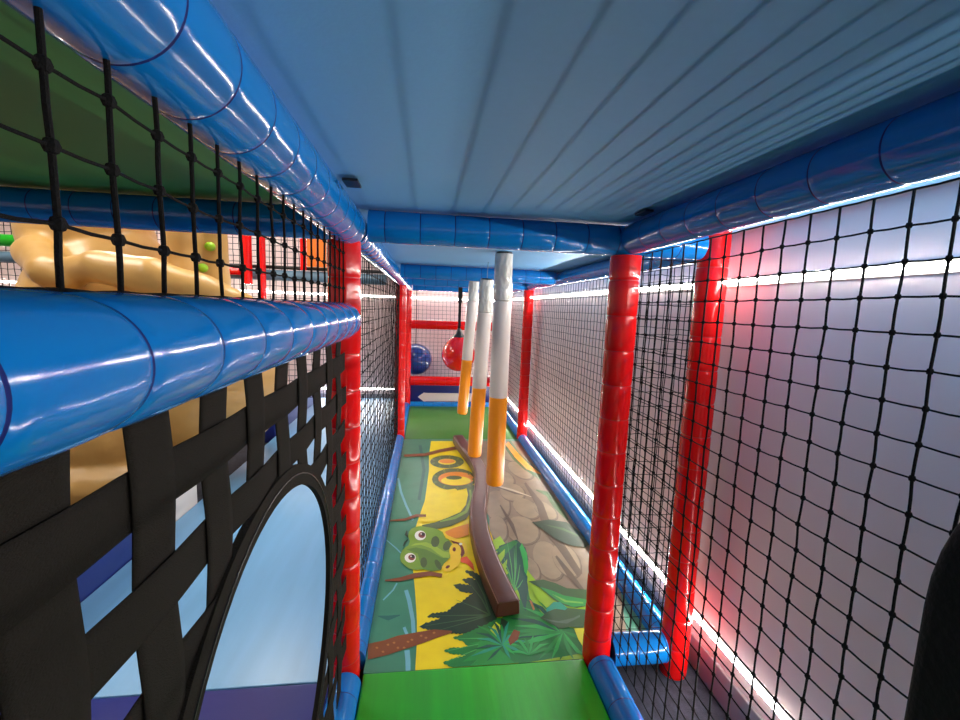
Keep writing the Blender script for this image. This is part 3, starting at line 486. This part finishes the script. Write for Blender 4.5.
# LED strips: channel + glowing diffuser
def led(label, a0, a1, wall, z, along, h=.015):
    """LED tape in a slim white channel; the light leaves it away from the wall"""
    t = thing('led_strip', label, 'light strip', (wall-.001, (a0+a1)/2, z-h) if along == 'y' else ((a0+a1)/2, wall-.001, z-h))
    L = a1-a0; c = MB(); g = MB(); f = MB()
    def put(m, d0, d1, z0, z1, p0=-L/2, p1=L/2):
        if along == 'y': m.box(-d1, -d0, p0, p1, z0, z1)
        else: m.box(p0, p1, -d1, -d0, z0, z1)
    put(c, 0, .004, 0, 2*h)
    k = int(L/.35)+1
    for i in range(k):
        p, q = -L/2+L*i/k, -L/2+L*(i+1)/k
        for (za, d0), (zb, d1), m in (((.001, .0045), (h-.003, .0135), f), ((h+.003, .0135), (2*h-.001, .0045), f), ((h-.003, .0137), (h+.003, .0137), g)):
            if along == 'y': vs = [(-d0, p, za), (-d0, q, za), (-d1, q, zb), (-d1, p, zb)]
            else: vs = [(p, -d0, za), (q, -d0, za), (q, -d1, zb), (p, -d1, zb)]
            m.add(vs, [(0, 1, 2, 3)])
    c.build('channel', 'alu', t, smooth=False)
    g.build('light_tape', 'led', t, smooth=False); f.build('diffuser', 'ledsoft', t, smooth=False)
led('glowing light strip at eye height along the white wall behind the netting', -1.5, YB-.03, XW, 1.467, 'y')
led('glowing light strip low on the white wall, just above the grey skirting', -1.5, YB-.03, XW, .2, 'y')
led('glowing light strip high across the end wall behind the red ball', -5, XW-.03, YB, 1.455, 'x')
led('glowing light strip low on the end wall, seen through the black net', -5, -.15, YB, .19, 'x')

# hall lamps above the open bay (out of the picture, they light the left side)
k = 0
for x, y, w in ((-2.6, .2, 'nearest the entrance'), (-2.6, 2.2, 'midway'), (-2.6, 4.2, 'nearest the end wall'), (-.6, 3.0, 'above the open bay')):
    t = thing('ceiling_lamp', 'square white ceiling lamp of the hall, the one '+w, 'lamp', (x, y, 3.16))
    boxobj('lamp_frame', 'alu', -.42, .42, -.42, .42, .02, .04, 0, t)
    boxobj('diffuser', 'lamp', -.38, .38, -.38, .38, .0, .02, 0, t)

# ------------------------------------------------------------------ decks overhead
tag(boxobj('deck_panel', 'deck', .0005, XW-.02, -1.6, 1.40, 1.632, 1.66), 'pale blue deck panel overhead, striped by thin shadows', 'deck panel')
tag(boxobj('deck_panel', 'deck', -.0, XW-.02, 1.402, 5.5, 1.632, 1.66), 'pale blue deck panel overhead beyond the first blue crossbeam', 'deck panel')
tag(boxobj('deck_panel', 'greendeck', -1.25, -.0005, -1.6, 1.40, 1.632, 1.66), 'green deck panel above the open bay beside the coarse net', 'deck panel')

# ------------------------------------------------------------------ posts
R = .05
def post(x, y, label, top=1.532, z0=0.0, off=.03, m='red'):
    o = sleeve(top-z0, R, .116, off, amp=.02, groove=.04, wob=.005).build('padded_post', [m, m+'seam'], loc=(x, y, z0), angle=60)
    return tag(o, label, 'post')
W1, W2, Y1, Y2, Y3 = .89, 1.2, 1.38, 4.06, 5.45
post(-.012, Y1, 'red padded post where the thick blue guard rail ends')
post(W1, Y1, 'red padded post at the front edge of the jungle mat, beside the short blue kerb', off=.06)
post(W2, Y1, 'red padded post behind the coarse net, against the lit white wall', off=.0, top=1.63)
post(0, Y2, 'red padded post at the far end of the grazing black net', off=.05)
post(W2, Y2, 'red padded post between the far green mat and the white wall net', off=.02)
post(0, Y3, 'red padded post at the end wall, carrying the two red rails beside the blue ball', off=.08)
post(W2, Y3, 'red padded post in the end corner behind the hanging poles', off=.01)
post(-1.2, Y1, 'red padded post at the outer corner of the open bay', off=.01, z0=.425)

# ------------------------------------------------------------------ rails
rail('padded_rail', 'thick blue guard rail with stitched seams in front of the black webbing', 'y', (0, -.7, 1.2945), 1.992, .0525, pitch=.109, off=.148, amp=.022, groove=.045, n=56, tilt=.25)
rail('padded_rail', 'blue overhead rail above the coarse net and guard rail', 'y', (0, -1.2, 1.5755), 2.575, .0562, pitch=.098, off=.02, n=56, amp=.006, groove=.02, wob=.001)
rail('padded_rail', 'dark blue overhead rail along the top of the near wall-side net', 'y', (W1, -1.2, 1.581), 2.53, .048, pitch=.112, off=.06, n=48)
rail('padded_rail', 'blue crossbeam spanning the tunnel at the first red posts', 'x', (.062, Y1, 1.581), W2-.114, .048, pitch=.105, off=.05)
rail('padded_rail', 'dark blue crossbeam under the green deck', 'x', (-1.2, Y1, 1.581), 1.14, .048, pitch=.105, off=.05)
rail('padded_rail', 'blue overhead rail above the grazing black net', 'y', (0, 1.44, 1.580), 2.565, .05, pitch=.105)
rail('padded_rail', 'shadowed blue overhead rail along the top of the far wall-side net', 'y', (W2, 1.435, 1.581), 2.57, .048, pitch=.105)
rail('padded_rail', 'blue crossbeam above the jungle mat, second from the camera', 'x', (.055, 3.05, 1.5805), W2-.11, .048, pitch=.105, off=.03)
rail('padded_rail', 'blue crossbeam above the near edge of the far green mat, third from the camera', 'x', (.055, Y2, 1.581), W2-.06, .048, pitch=.105)
rail('padded_rail', 'farthest blue crossbeam, against the end wall', 'x', (.055, Y3, 1.581), W2-.06, .048, pitch=.105)
rail('padded_rail', 'short blue overhead rail over the far green mat on its open side', 'y', (0, Y2+.06, 1.580), 1.27, .05, pitch=.105)
rail('padded_rail', 'short blue overhead rail over the far green mat on its wall side', 'y', (W2, Y2+.06, 1.581), 1.27, .048, pitch=.105)
# kerbs on the floor
KR, KZ = .05, .08
rail('padded_kerb', 'blue floor kerb beside the near green mat, below the webbing', 'y', (0, -1.2, KZ), 2.53, KR, pitch=.108, off=.08, cat='kerb')
rail('padded_kerb', 'blue floor kerb between the near green mat and the grey carpet', 'y', (W1, -1.2, KZ), 2.53, KR, pitch=.15, off=.11, cat='kerb')
rail('padded_kerb', 'short bright blue kerb bridging two red posts over the carpet', 'x', (W1+.052, Y1, .105), W2-W1-.104, .054, pitch=.11, off=.09, cat='kerb')
rail('padded_kerb', 'long blue floor kerb beside the painted water of the jungle mat', 'y', (0, 1.43, KZ), 2.58, KR, pitch=.12, cat='kerb')
rail('padded_kerb', 'dark blue floor kerb beside the painted rocks of the jungle mat', 'y', (W2, 1.43, KZ), 2.58, KR, pitch=.12, cat='kerb')
rail('padded_kerb', 'blue floor kerb across the end of the far green mat', 'x', (.05, Y3, KZ), W2-.1, KR, pitch=.12, cat='kerb')
rail('padded_kerb', 'short blue floor kerb beside the far green mat on its open side', 'y', (0, Y2+.05, KZ), 1.29, KR, pitch=.12, cat='kerb')
rail('padded_kerb', 'short blue floor kerb beside the far green mat on its wall side', 'y', (W2, Y2+.05, KZ), 1.29, KR, pitch=.12, cat='kerb')
# red rails of the end
rail('padded_rail', 'upper red padded rail across the end wall behind the red ball', 'x', (.05, Y3, 1.115), W2-.1, .056, m='red', pitch=.13)
rail('padded_rail', 'lower red padded rail across the end wall, under the red ball', 'x', (.05, Y3, .40), W2-.1, .06, m='red', pitch=.13)

# ------------------------------------------------------------------ floor mats
MZ = .08
o = boxobj('floor_mat', 'green', .052, W1-.052, -1.2, 1.368, 0.0, MZ+.006, .006)
tag(o, 'bright green padded floor mat nearest the camera', 'mat')
o = boxobj('floor_mat', 'greendull', .052, W2-.052, 4.034, Y3-.052, 0.0, MZ, .005)
tag(o, 'dull green padded floor mat at the far end of the tunnel', 'mat')
b = MB(); X0, Y0 = .6, 2.7
ol = [(.051,1.372),(.94,1.372),(.94,1.445),(W2-.051,1.445),(W2-.051,4.03),(.051,4.03)]; n = len(ol)
b.add([(x-X0,y-Y0,0) for x,y in ol]+[(x-X0,y-Y0,MZ) for x,y in ol], [tuple(range(n))[::-1], tuple(range(n,2*n))]+[(i,(i+1)%n,n+(i+1)%n,n+i) for i in range(n)])
jm = b.build('floor_mat', 'print_teal', smooth=False, loc=(X0,Y0,0))
tag(jm, 'jungle mat printed with a cartoon snake, rocks and palm leaves', 'mat')
pm = MB(); names = []
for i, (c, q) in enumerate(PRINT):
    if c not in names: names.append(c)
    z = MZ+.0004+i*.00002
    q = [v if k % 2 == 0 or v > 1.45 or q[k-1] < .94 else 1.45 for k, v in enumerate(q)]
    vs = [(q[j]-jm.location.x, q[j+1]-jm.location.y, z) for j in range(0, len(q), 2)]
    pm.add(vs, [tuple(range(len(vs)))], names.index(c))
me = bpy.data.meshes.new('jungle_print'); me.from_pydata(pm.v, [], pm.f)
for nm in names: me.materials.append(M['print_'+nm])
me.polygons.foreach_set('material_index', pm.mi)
bm = bmesh.new(); bm.from_mesh(me)
for f in bm.faces:
    f.normal_update()
    if f.normal.z < 0: f.normal_flip()
bmesh.ops.triangulate(bm, faces=bm.faces[:]); bm.to_mesh(me); bm.free()
o = bpy.data.objects.new('jungle_print', me); C.objects.link(o); o.parent = jm

o = boxobj('floor_mat', 'lightblue', -1.15, -.052, 1.352, YB-.1, 0.0, MZ, .004)
tag(o, 'glossy light blue floor mat seen through the round webbing hole', 'mat')
o = boxobj('floor_mat', 'navy', -1.15, -.052, -1.2, 1.348, 0.0, MZ, .004)
tag(o, 'navy floor mat in front of the light blue one, below the webbing', 'mat')
o = boxobj('bay_kerb', 'navy', -1.30, -1.152, -1.2, 2.40, 0.0, .42, .02)
tag(o, 'navy padded side wall along the light blue mat', 'pad')
o = boxobj('bay_kerb', 'whitevin', -1.30, -1.152, 2.404, 2.75, 0.0, .40, .02)
tag(o, 'white padded block behind the light blue mat', 'pad')
o = boxobj('bay_kerb', 'navy', -1.30, -1.152, 4.15, YB-.1, 0.0, .34, .02)
tag(o, 'navy padded side wall beyond the tan climbing rock', 'pad')

# ------------------------------------------------------------------ balance beam
ctr = [(.602,1.605),(.578,1.78),(.560,1.98),(.556,2.23),(.580,2.50),(.625,2.72),(.662,3.0),(.655,3.25),(.615,3.5),(.575,3.74),(.555,3.92)]
def catmull(P, n):
    out = []
    for i in range(len(P)-1):
        p0, p1, p2, p3 = P[max(i-1,0)], P[i], P[i+1], P[min(i+2,len(P)-1)]
        for k in range(n):
            t = k/n
            out.append(tuple(.5*(2*b+(c-a)*t+(2*a-5*b+4*c-d)*t*t+(3*b-a-3*c+d)*t**3) for a,b,c,d in zip(p0,p1,p2,p3)))
    out.append(P[-1]); return out
path = catmull(ctr, 5)
prof = [(-.052,.001),(-.050,.045),(-.046,.064),(-.036,.072),(.036,.072),(.046,.064),(.050,.045),(.052,.001)]
b = MB(); k = len(prof); vs = []; N = len(path)
for i, (x, y) in enumerate(path):
    a = path[max(i-1,0)]; c = path[min(i+1,N-1)]
    d = Vector((c[0]-a[0], c[1]-a[1], 0)).normalized(); s = Vector((d.y, -d.x, 0))
    for w, h in prof: vs.append(Vector((x, y, 0))+s*w+Vector((0, 0, h)))
fs = [(i*k+j, i*k+j+1, (i+1)*k+j+1, (i+1)*k+j) for i in range(N-1) for j in range(k-1)]
fs += [(i*k+k-1, i*k, (i+1)*k, (i+1)*k+k-1) for i in range(N-1)]
fs += [tuple(range(k)), tuple(range((N-1)*k, N*k))[::-1]]
b.add([v-Vector((.6, 2.7, 0)) for v in vs], fs)
bt = thing('balance_beam', 'long wavy brown padded balance beam lying on the jungle mat', 'balance beam', (.6, 2.7, MZ+.003))
o = b.build('beam_body', 'brown', bt, angle=50); bevel(o, .007, 3)
pp = MB()
pp.tube([vs[i*k+5]-Vector((.6, 2.7, -.0005)) for i in range(N)], .0022, 6)
pp.tube([vs[i*k+2]-Vector((.6, 2.7, -.0005)) for i in range(N)], .0022, 6)
pp.build('piping', 'brownedge', bt)['label'] = 'lighter brown piping along the top edges'

# ------------------------------------------------------------------ hanging poles
def pole(x, y, zb, zo, zw, zt, r, label, lean=0, zc=1.631):
    t = thing('hanging_pole', label, 'hanging pole', (x, y, zb), 'orange and white poles hanging over the beam')
    b = MB(); L = zo-zb
    b.lathe([(.004,0),(r*.6,.001),(r*.86,.004),(r*.96,.011),(r,.022),(r,L-.003),(r*.99,L)], 32); b.build('orange_sleeve', 'orange', t)
    b = MB(); L2 = zw-zo
    b.lathe([(r*.99,L),(r*1.01,L+.003),(r*1.0,L+L2*.5),(r*1.01,L+L2-.01),(r*.97,L+L2)], 32); b.build('white_sleeve', 'whitevin', t)
    b = MB(); prof = []
    z = L+L2
    H = zt-zw; n = 44
    for i in range(n+1):
        q = i/n; prof.append((r*(.93 if q > .02 else .8), z+H*q))
    b.lathe(prof, 56)
    out = []
    for vx, vy, vz in b.v:
        p = Vector((vx*30, vy*30, vz*9+y*5)); f = 1+.20*abs(noise.noise(p))-.13*abs(noise.noise(p*2.3+Vector((4,1,2))))
        out.append((vx*f, vy*f, vz))
    b.v = out
    b.build('crumpled_wrap', 'wrap', t)['label'] = 'crumpled clear wrap over white sleeve'
    b = MB(); zz = zt-zb
    b.lathe([(r*.85, zz-.006),(r*.88, zz+.004),(r*.8, zz+.009)], 24); b.build('top_cap', 'black', t)
    if zc-zt > .02:
        b = MB(); b.tube([(0,0,zz+.005),(0,0,zc-zb)], .0022, 8); b.build('hanging_cord', 'greyblue', t)
    t.rotation_euler = (0, lean, 0)
    return t
pole(.625, 2.2, .400, .884, 1.384, 1.622, .048, 'white and orange pole hanging nearest, thickest of the three')
pole(.566, 2.68, .388, .842, 1.318, 1.520, .045, 'middle one of the three hanging white and orange poles', .035)
pole(.573, 3.78, .390, .885, 1.405, 1.575, .047, 'farthest of the three hanging white and orange poles, its orange end highest in view', .06)

# ------------------------------------------------------------------ balls at the end
t = thing('punch_ball', 'glossy red punch ball hanging on a black strap', 'punch ball', (.615, 5.0, .60))
b = MB(); pr = []
for i in range(25):
    a = PI*i/24; rr = .197*math.sin(a); z = .195-.195*math.cos(a)
    if z > .25: rr = rr*(1-.10*(z-.25)/.14)
    pr.append((max(rr, .002), z+(.03*(z-.25)/.14 if z > .25 else 0)))
b.lathe(pr, 40); b.build('ball', 'redball', t)
b = MB(); b.lathe([(.075,.385),(.068,.41),(.045,.44),(.03,.47),(.022,.50),(.01,.505)], 24); b.build('neck', 'black', t)
b = MB(); b.box(-.016,.016,-.006,.006,.49,.80); b.box(-.024,.024,-.009,.009,.80,1.03); b.build('strap', 'blackfab', t, smooth=False)
t = thing('play_ball', 'glossy dark blue ball half hidden behind the red post', 'ball', (.10, 5.74, .43))
b = MB(); b.ball((0,0,.21), .215, .215, .21, 40, 24); b.build('ball', 'blueball', t)
b = MB(); b.tube([(0,0,.41),(0,0,1.20)], .006, 8); b.build('cord', 'black', t)

# navy pad under the lower red rail; its arrow-shaped light reflection is a white panel
t = thing('end_pad', 'navy wall pad with a white arrow-shaped light reflection under the lower red rail', 'pad', (.6, 5.59, 0))
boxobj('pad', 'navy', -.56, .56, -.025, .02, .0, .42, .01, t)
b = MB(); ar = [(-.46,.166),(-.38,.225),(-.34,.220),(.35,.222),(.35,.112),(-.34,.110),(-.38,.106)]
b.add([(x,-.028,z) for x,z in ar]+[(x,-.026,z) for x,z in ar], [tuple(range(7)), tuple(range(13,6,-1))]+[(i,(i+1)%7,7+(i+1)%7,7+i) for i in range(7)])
b.build('arrow_reflection', 'whitevin', t, smooth=False)['label'] = 'white arrow-shaped light reflection pointing left, built as a thin panel'

# ------------------------------------------------------------------ nets
net('safety_net', 'coarse black rope net between the guard rail and the overhead rail', (0,0,0), (0,1,0), (0,0,1),
    frange(-.253, 1.33, .0575), [1.347,1.388,1.4385,1.489,1.523], .0022, .0014, 8, .002, .0012, 2.3)
net('safety_net', 'near black net hanging from the dark blue rail before the lit wall', (.943,0,0), (0,1,0), (0,0,1),
    frange(.513-.0568*12, 1.38, .0568), [1.54-.0522*i for i in range(28)], .0022, .0016, 6, .0015, .0012, 2.1)
net('safety_net', 'narrow black net above the short blue kerb, closing the gap to the wall', (.946,1.40,0), (1,0,0), (0,0,1),
    frange(.0, .21, .041), [1.53-.0505*i for i in range(28)], .0015, .0012, 5, .002, .002, 1.8)
net('safety_net', 'far black net in front of the lit white wall, beyond the near posts', (1.255,0,0), (0,1,0), (0,0,1),
    frange(1.44, 4.06, .052), [1.54-.0505*i for i in range(29)], .0019, .0017, 4, .002, .002, 1.6)
net('safety_net', 'black net seen edge-on between the two red posts on the open side', (-.01,0,0), (0,1,0), (0,0,1),
    frange(1.43, 4.0, .052), [1.524-.0505*i for i in range(28)], .0024, .0020, 4, .002, .002, 1.6)
net('safety_net', 'fine black net across the end wall behind the red rails', (.03,5.52,0), (1,0,0), (0,0,1),
    frange(0, 1.15, .0505), [1.55-.0505*i for i in range(24)], .0019, .0019, 4, .002, .002, 1.5)
net('safety_net', 'black net beside the far green mat next to the white wall', (1.255,0,0), (0,1,0), (0,0,1),
    frange(4.10, 5.42, .052), [1.54-.0505*i for i in range(29)], .0019, .0017, 4, .002, .002, 1.6)

# ------------------------------------------------------------------ woven webbing with the round hole
HY, HZ, HR = .725, .656, .363
wb = thing('woven_webbing', 'panel of woven black straps with a round crawl hole, under the guard rail', 'webbing', (0, .6, .12))
def strap_cells(c0, c1, l0, l1, hc, hl, step, off, mk):
    """strap of 6 columns c0..c1 running l0..l1, cut out around the round hole"""
    nc = 6; bs = [MB(), MB()]; g = [l0]+[off+step*k for k in range(-200, 200) if l0+.001 < off+step*k < l1-.001]+[l1]
    whole = False
    for c in range(nc):
        ca, cb = c0+(c1-c0)*c/nc, c0+(c1-c0)*(c+1)/nc
        d = HR**2-((ca+cb)/2-hc)**2
        runs = [(l0, l1)] if d <= 0 else [(l0, hl-math.sqrt(d)), (hl+math.sqrt(d), l1)]
        whole = whole or d <= 0
        for ri_, (a, e) in enumerate(runs):
            if e-a < .004: continue
            q = [a]+[v for v in g if a+.0005 < v < e-.0005]+[e]
            vs = []
            for v in q: vs += [mk(ca, v), mk(cb, v)]
            bs[ri_].add(vs, [(2*i, 2*i+1, 2*i+3, 2*i+2) for i in range(len(q)-1)])
    if whole: bs[0].add(bs[1].v, bs[1].f); bs = bs[:1]
    return bs
WA = .0021
def strap_v(y0, y1, z0, z1, ph):
    return strap_cells(y0, y1, z0, z1, HY, HZ, .01, 0, lambda y, z: (WA*math.sin(PI*(z-1.172)/.103+PI/2+ph), y-.6, z-.12))
def strap_h(z0, z1, y0, y1, ph):
    return strap_cells(z0, z1, y0, y1, HZ, HY, .0115, 0, lambda z, y: (-WA*math.sin(PI*(y-.404)/.1175+PI/2+ph), y-.6, z-.12))
def strap_obj(bs):
    for b in bs:
        if b.v: strap_one(b)
def strap_one(b):
    o = b.build('strap', 'webbing', wb)
    bm = bmesh.new(); bm.from_mesh(o.data); bmesh.ops.remove_doubles(bm, verts=bm.verts, dist=.0004); bmesh.ops.recalc_face_normals(bm, faces=bm.faces); bm.to_mesh(o.data); bm.free()
    s = o.modifiers.new('solid', 'SOLIDIFY'); s.thickness = .0018; s.offset = 0
for i in range(-4, 9):
    y = .404+.1175*i
    if y+.03 > 1.34: continue
    strap_obj(strap_v(y-.0305, min(y+.0305, 1.326), .131, 1.2385, PI*i))
for j in range(10):
    z = 1.172-.103*j
    strap_obj(strap_h(z-.0265, z+.0265, -.25, 1.328, PI*j))
b = MB(); n = 72; vs = []; fs = []
for i in range(n):
    a = 2*PI*i/n; wv = 1+.012*math.sin(3*a+1)
    for rr, x in ((HR-.006, .0055), (HR+.034, .0055), (HR+.034, -.0055), (HR-.006, -.0055)):
        vs.append((x, HY-.6+rr*wv*math.cos(a), HZ-.12+rr*wv*math.sin(a)))
for i in range(n):
    for q in range(4):
        fs.append((i*4+q, i*4+(q+1) % 4, ((i+1) % n)*4+(q+1) % 4, ((i+1) % n)*4+q))
b.add(vs, fs); o = b.build('hole_binding', 'webbing', wb, angle=60)
b = MB()
b.tube([(.0062, HY-.6+(HR+.012)*math.cos(2*PI*i/72), HZ-.12+(HR+.012)*math.sin(2*PI*i/72)) for i in range(73)], .0012, 5)
b.build('stitching', 'black', wb)

# black panel added in place of an unidentified dark blur close to the lens
b = MB(); oy = [(-.42,0),(.43,0)]+[(.43-.10+.10*math.cos(a*PI/16), 1.06-.2+.2*math.sin(a*PI/16)) for a in range(9)]+[(-.42,1.06)]
n = len(oy); b.add([(-.022,y,z) for y,z in oy]+[(.022,y,z) for y,z in oy], [tuple(range(n)), tuple(range(2*n-1,n-1,-1))]+[(i,(i+1)%n,n+(i+1)%n,n+i) for i in range(n)])
o = b.build('lens_blur_panel', 'blackfab', loc=(.885,0,.135)); bevel(o, .018, 4)
tag(o, 'black fabric panel standing in for a dark blur close to the lens, against the near net', 'pad')
# tie ends
b = MB(); b.box(-.012,.022,-.03,.03,0,.006); tag(b.build('strap_end', 'black', loc=(.058,1.07,1.620)), 'small black strap end tucked above the blue overhead rail by the coarse net', 'strap')
b = MB(); b.box(-.012,.012,-.03,.03,0,.006); tag(b.build('strap_end', 'black', loc=(.835,1.17,1.622)), 'small black strap end tucked above the dark blue wall-side rail', 'strap')

# ------------------------------------------------------------------ tan climbing rock in the hall
t = thing('climbing_rock', 'big tan moulded climbing rock with green holds behind the coarse net', 'climbing rock', (-1.75, 3.4, 0))
b = MB()
b.ball((-.22,0,.98), .52, .60, .88, 32, 20)
b.ball((-.15,.0,.46), .40, .42, .46, 24, 16)
b.tube([(-.65,-.5,.15),(-.2,-.62,.16),(.25,-.5,.15)], [.13,.15,.13], 14)
b.ball((-.36,.0,1.75), .36, .42, .42, 24, 16)
b.ball((.40,-.05,.74), .54, .56, .56, 24, 16)
b.ball((-.2,-.26,.47), .55, .42, .44, 24, 16)
b.tube([(-.20,-.56,1.47),(.10,-.62,1.50),(.38,-.64,1.46),(.62,-.56,1.39),(.86,-.44,1.29)], [.06,.10,.11,.10,.07], 16)
b.tube([(-.50,-.1,1.68),(-.38,-.42,1.58),(-.18,-.58,1.47),(-.02,-.62,1.40)], [.09,.11,.10,.05], 16)
b.tube([(-.30,-.62,1.12),(.05,-.72,1.26),(.4,-.66,1.22),(.7,-.5,1.14)], [.06,.09,.10,.06], 14)
b.tube([(.43,-.36,.9),(.43,-.38,1.4),(.43,-.38,1.9),(.42,-.38,2.5)], [.2,.10,.082,.08], 16)
b.tube([(.56,-.22,.9),(.55,-.24,1.4),(.55,-.24,1.9),(.54,-.24,2.5)], [.2,.10,.085,.08], 16)
o = b.build('rock_body', 'tan', t)
rm = o.modifiers.new('remesh', 'REMESH'); rm.mode = 'VOXEL'; rm.voxel_size = .022; rm.use_smooth_shade = True
sm = o.modifiers.new('smooth', 'SMOOTH'); sm.iterations = 3
tx = bpy.data.textures.new('folds', 'CLOUDS'); tx.noise_scale = .3
dp = o.modifiers.new('folds', 'DISPLACE'); dp.texture = tx; dp.strength = .045; dp.mid_level = .5
for p in ((.575,-.335,1.68), (.53,-.345,1.54), (.40,-.47,1.90)):
    b = MB(); b.ball(p, .032, .032, .03, 12, 8); b.build('climbing_hold', 'lime', t)

# ------------------------------------------------------------------ play frame at the back of the hall
YF = 4.6
def hallpost(x, w, z0, z1, m, label, y=YF):
    o = sleeve(z1-z0, w/2, .15, .05, n=20).build('frame_post', [m, m], loc=(x, y, z0)); tag(o, label, 'post')
hallpost(-1.80, .07, 0, 2.6, 'red', 'red frame post beside the tan rock column, far behind the coarse net')
hallpost(-1.55, .10, 1.5, 2.6, 'red', 'thicker red frame post far behind the net, left one of the close pair')
hallpost(-1.41, .08, 0, 2.6, 'red', 'red frame post far behind the net, right one of the close pair')
hallpost(-1.01, .06, 1.66, 2.6, 'red', 'thin red frame post beside the orange boards')
hallpost(-2.52, .03, 0, 2.6, 'red', 'thinnest red frame post, beside the black letter board')
tag(boxobj('frame_board', 'orangeboard', -.975,-.885, YF, YF+.03, 1.70, 2.5), 'orange board far behind the net, next to the thin red post', 'board')
tag(boxobj('frame_board', 'orangeboard', -.865,-.79, YF, YF+.03, 1.70, 2.5), 'orange board far behind the net, nearest the near red post', 'board')
def hbar(label, x0, x1, y, z, r, m):
    o = sleeve(x1-x0, r, .2, .1, n=20).build('frame_bar', [m, m], loc=(x0, y, z), rot=ROTY['x']); tag(o, label, 'bar')
hbar('grey blue padded bar across the hall frame behind the red posts', -1.9, -.2, YF+.1, 1.605, .055, 'greyblue')
hbar('dark bar just above the grey blue padded bar in the hall', -1.9, -.2, YF+.1, 1.685, .018, 'black')
hbar('red padded bar low in the hall frame beside the tan rock', -1.755, -1.61, YF-.02, 1.62, .035, 'red')
hbar('bright green padded bar far away at the left picture edge', -4.6, -3.3, YF, 1.81, .055, 'green')
hbar('grey blue padded bar below the bright green one at the left picture edge', -4.6, -3.2, YF, 1.66, .05, 'greyblue')
tag(boxobj('frame_board', 'black', -2.50,-2.40, YF, YF+.02, 1.6, 2.2), 'narrow black board with white marks far behind the net', 'board')
bd = bpy.data.objects['frame_board.002']
for i, z in enumerate((.22,.30,.40)):
    b = MB(); b.box(-.025,.025,-.014,-.0105,z,z+.03); b.box(-.025,-.01,-.014,-.0105,z-.02,z); b.build('mark', 'letter', bd, smooth=False)
hallpost(-3.47, .05, 0, 1.62, 'black', 'black frame post at the left picture edge')
net('safety_net', 'fine black net far away across the hall behind the coarse net', (0, YF+.25, 0), (1,0,0), (0,0,1),
    frange(-4.6, -.3, .06), frange(.3, 2.4, .06), .0035, .0035, 4, .003, .003, 0)

# ------------------------------------------------------------------ output look
w = bpy.data.worlds.new('world'); sc.world = w; w.use_nodes = True
w.node_tree.nodes['Background'].inputs[0].default_value = (.02,.02,.025,1)
sc.view_settings.view_transform = 'Standard'; sc.view_settings.look = 'None'
sc.view_settings.gamma = 1; sc.view_settings.use_curve_mapping = False
sc.view_settings.exposure = 0.0
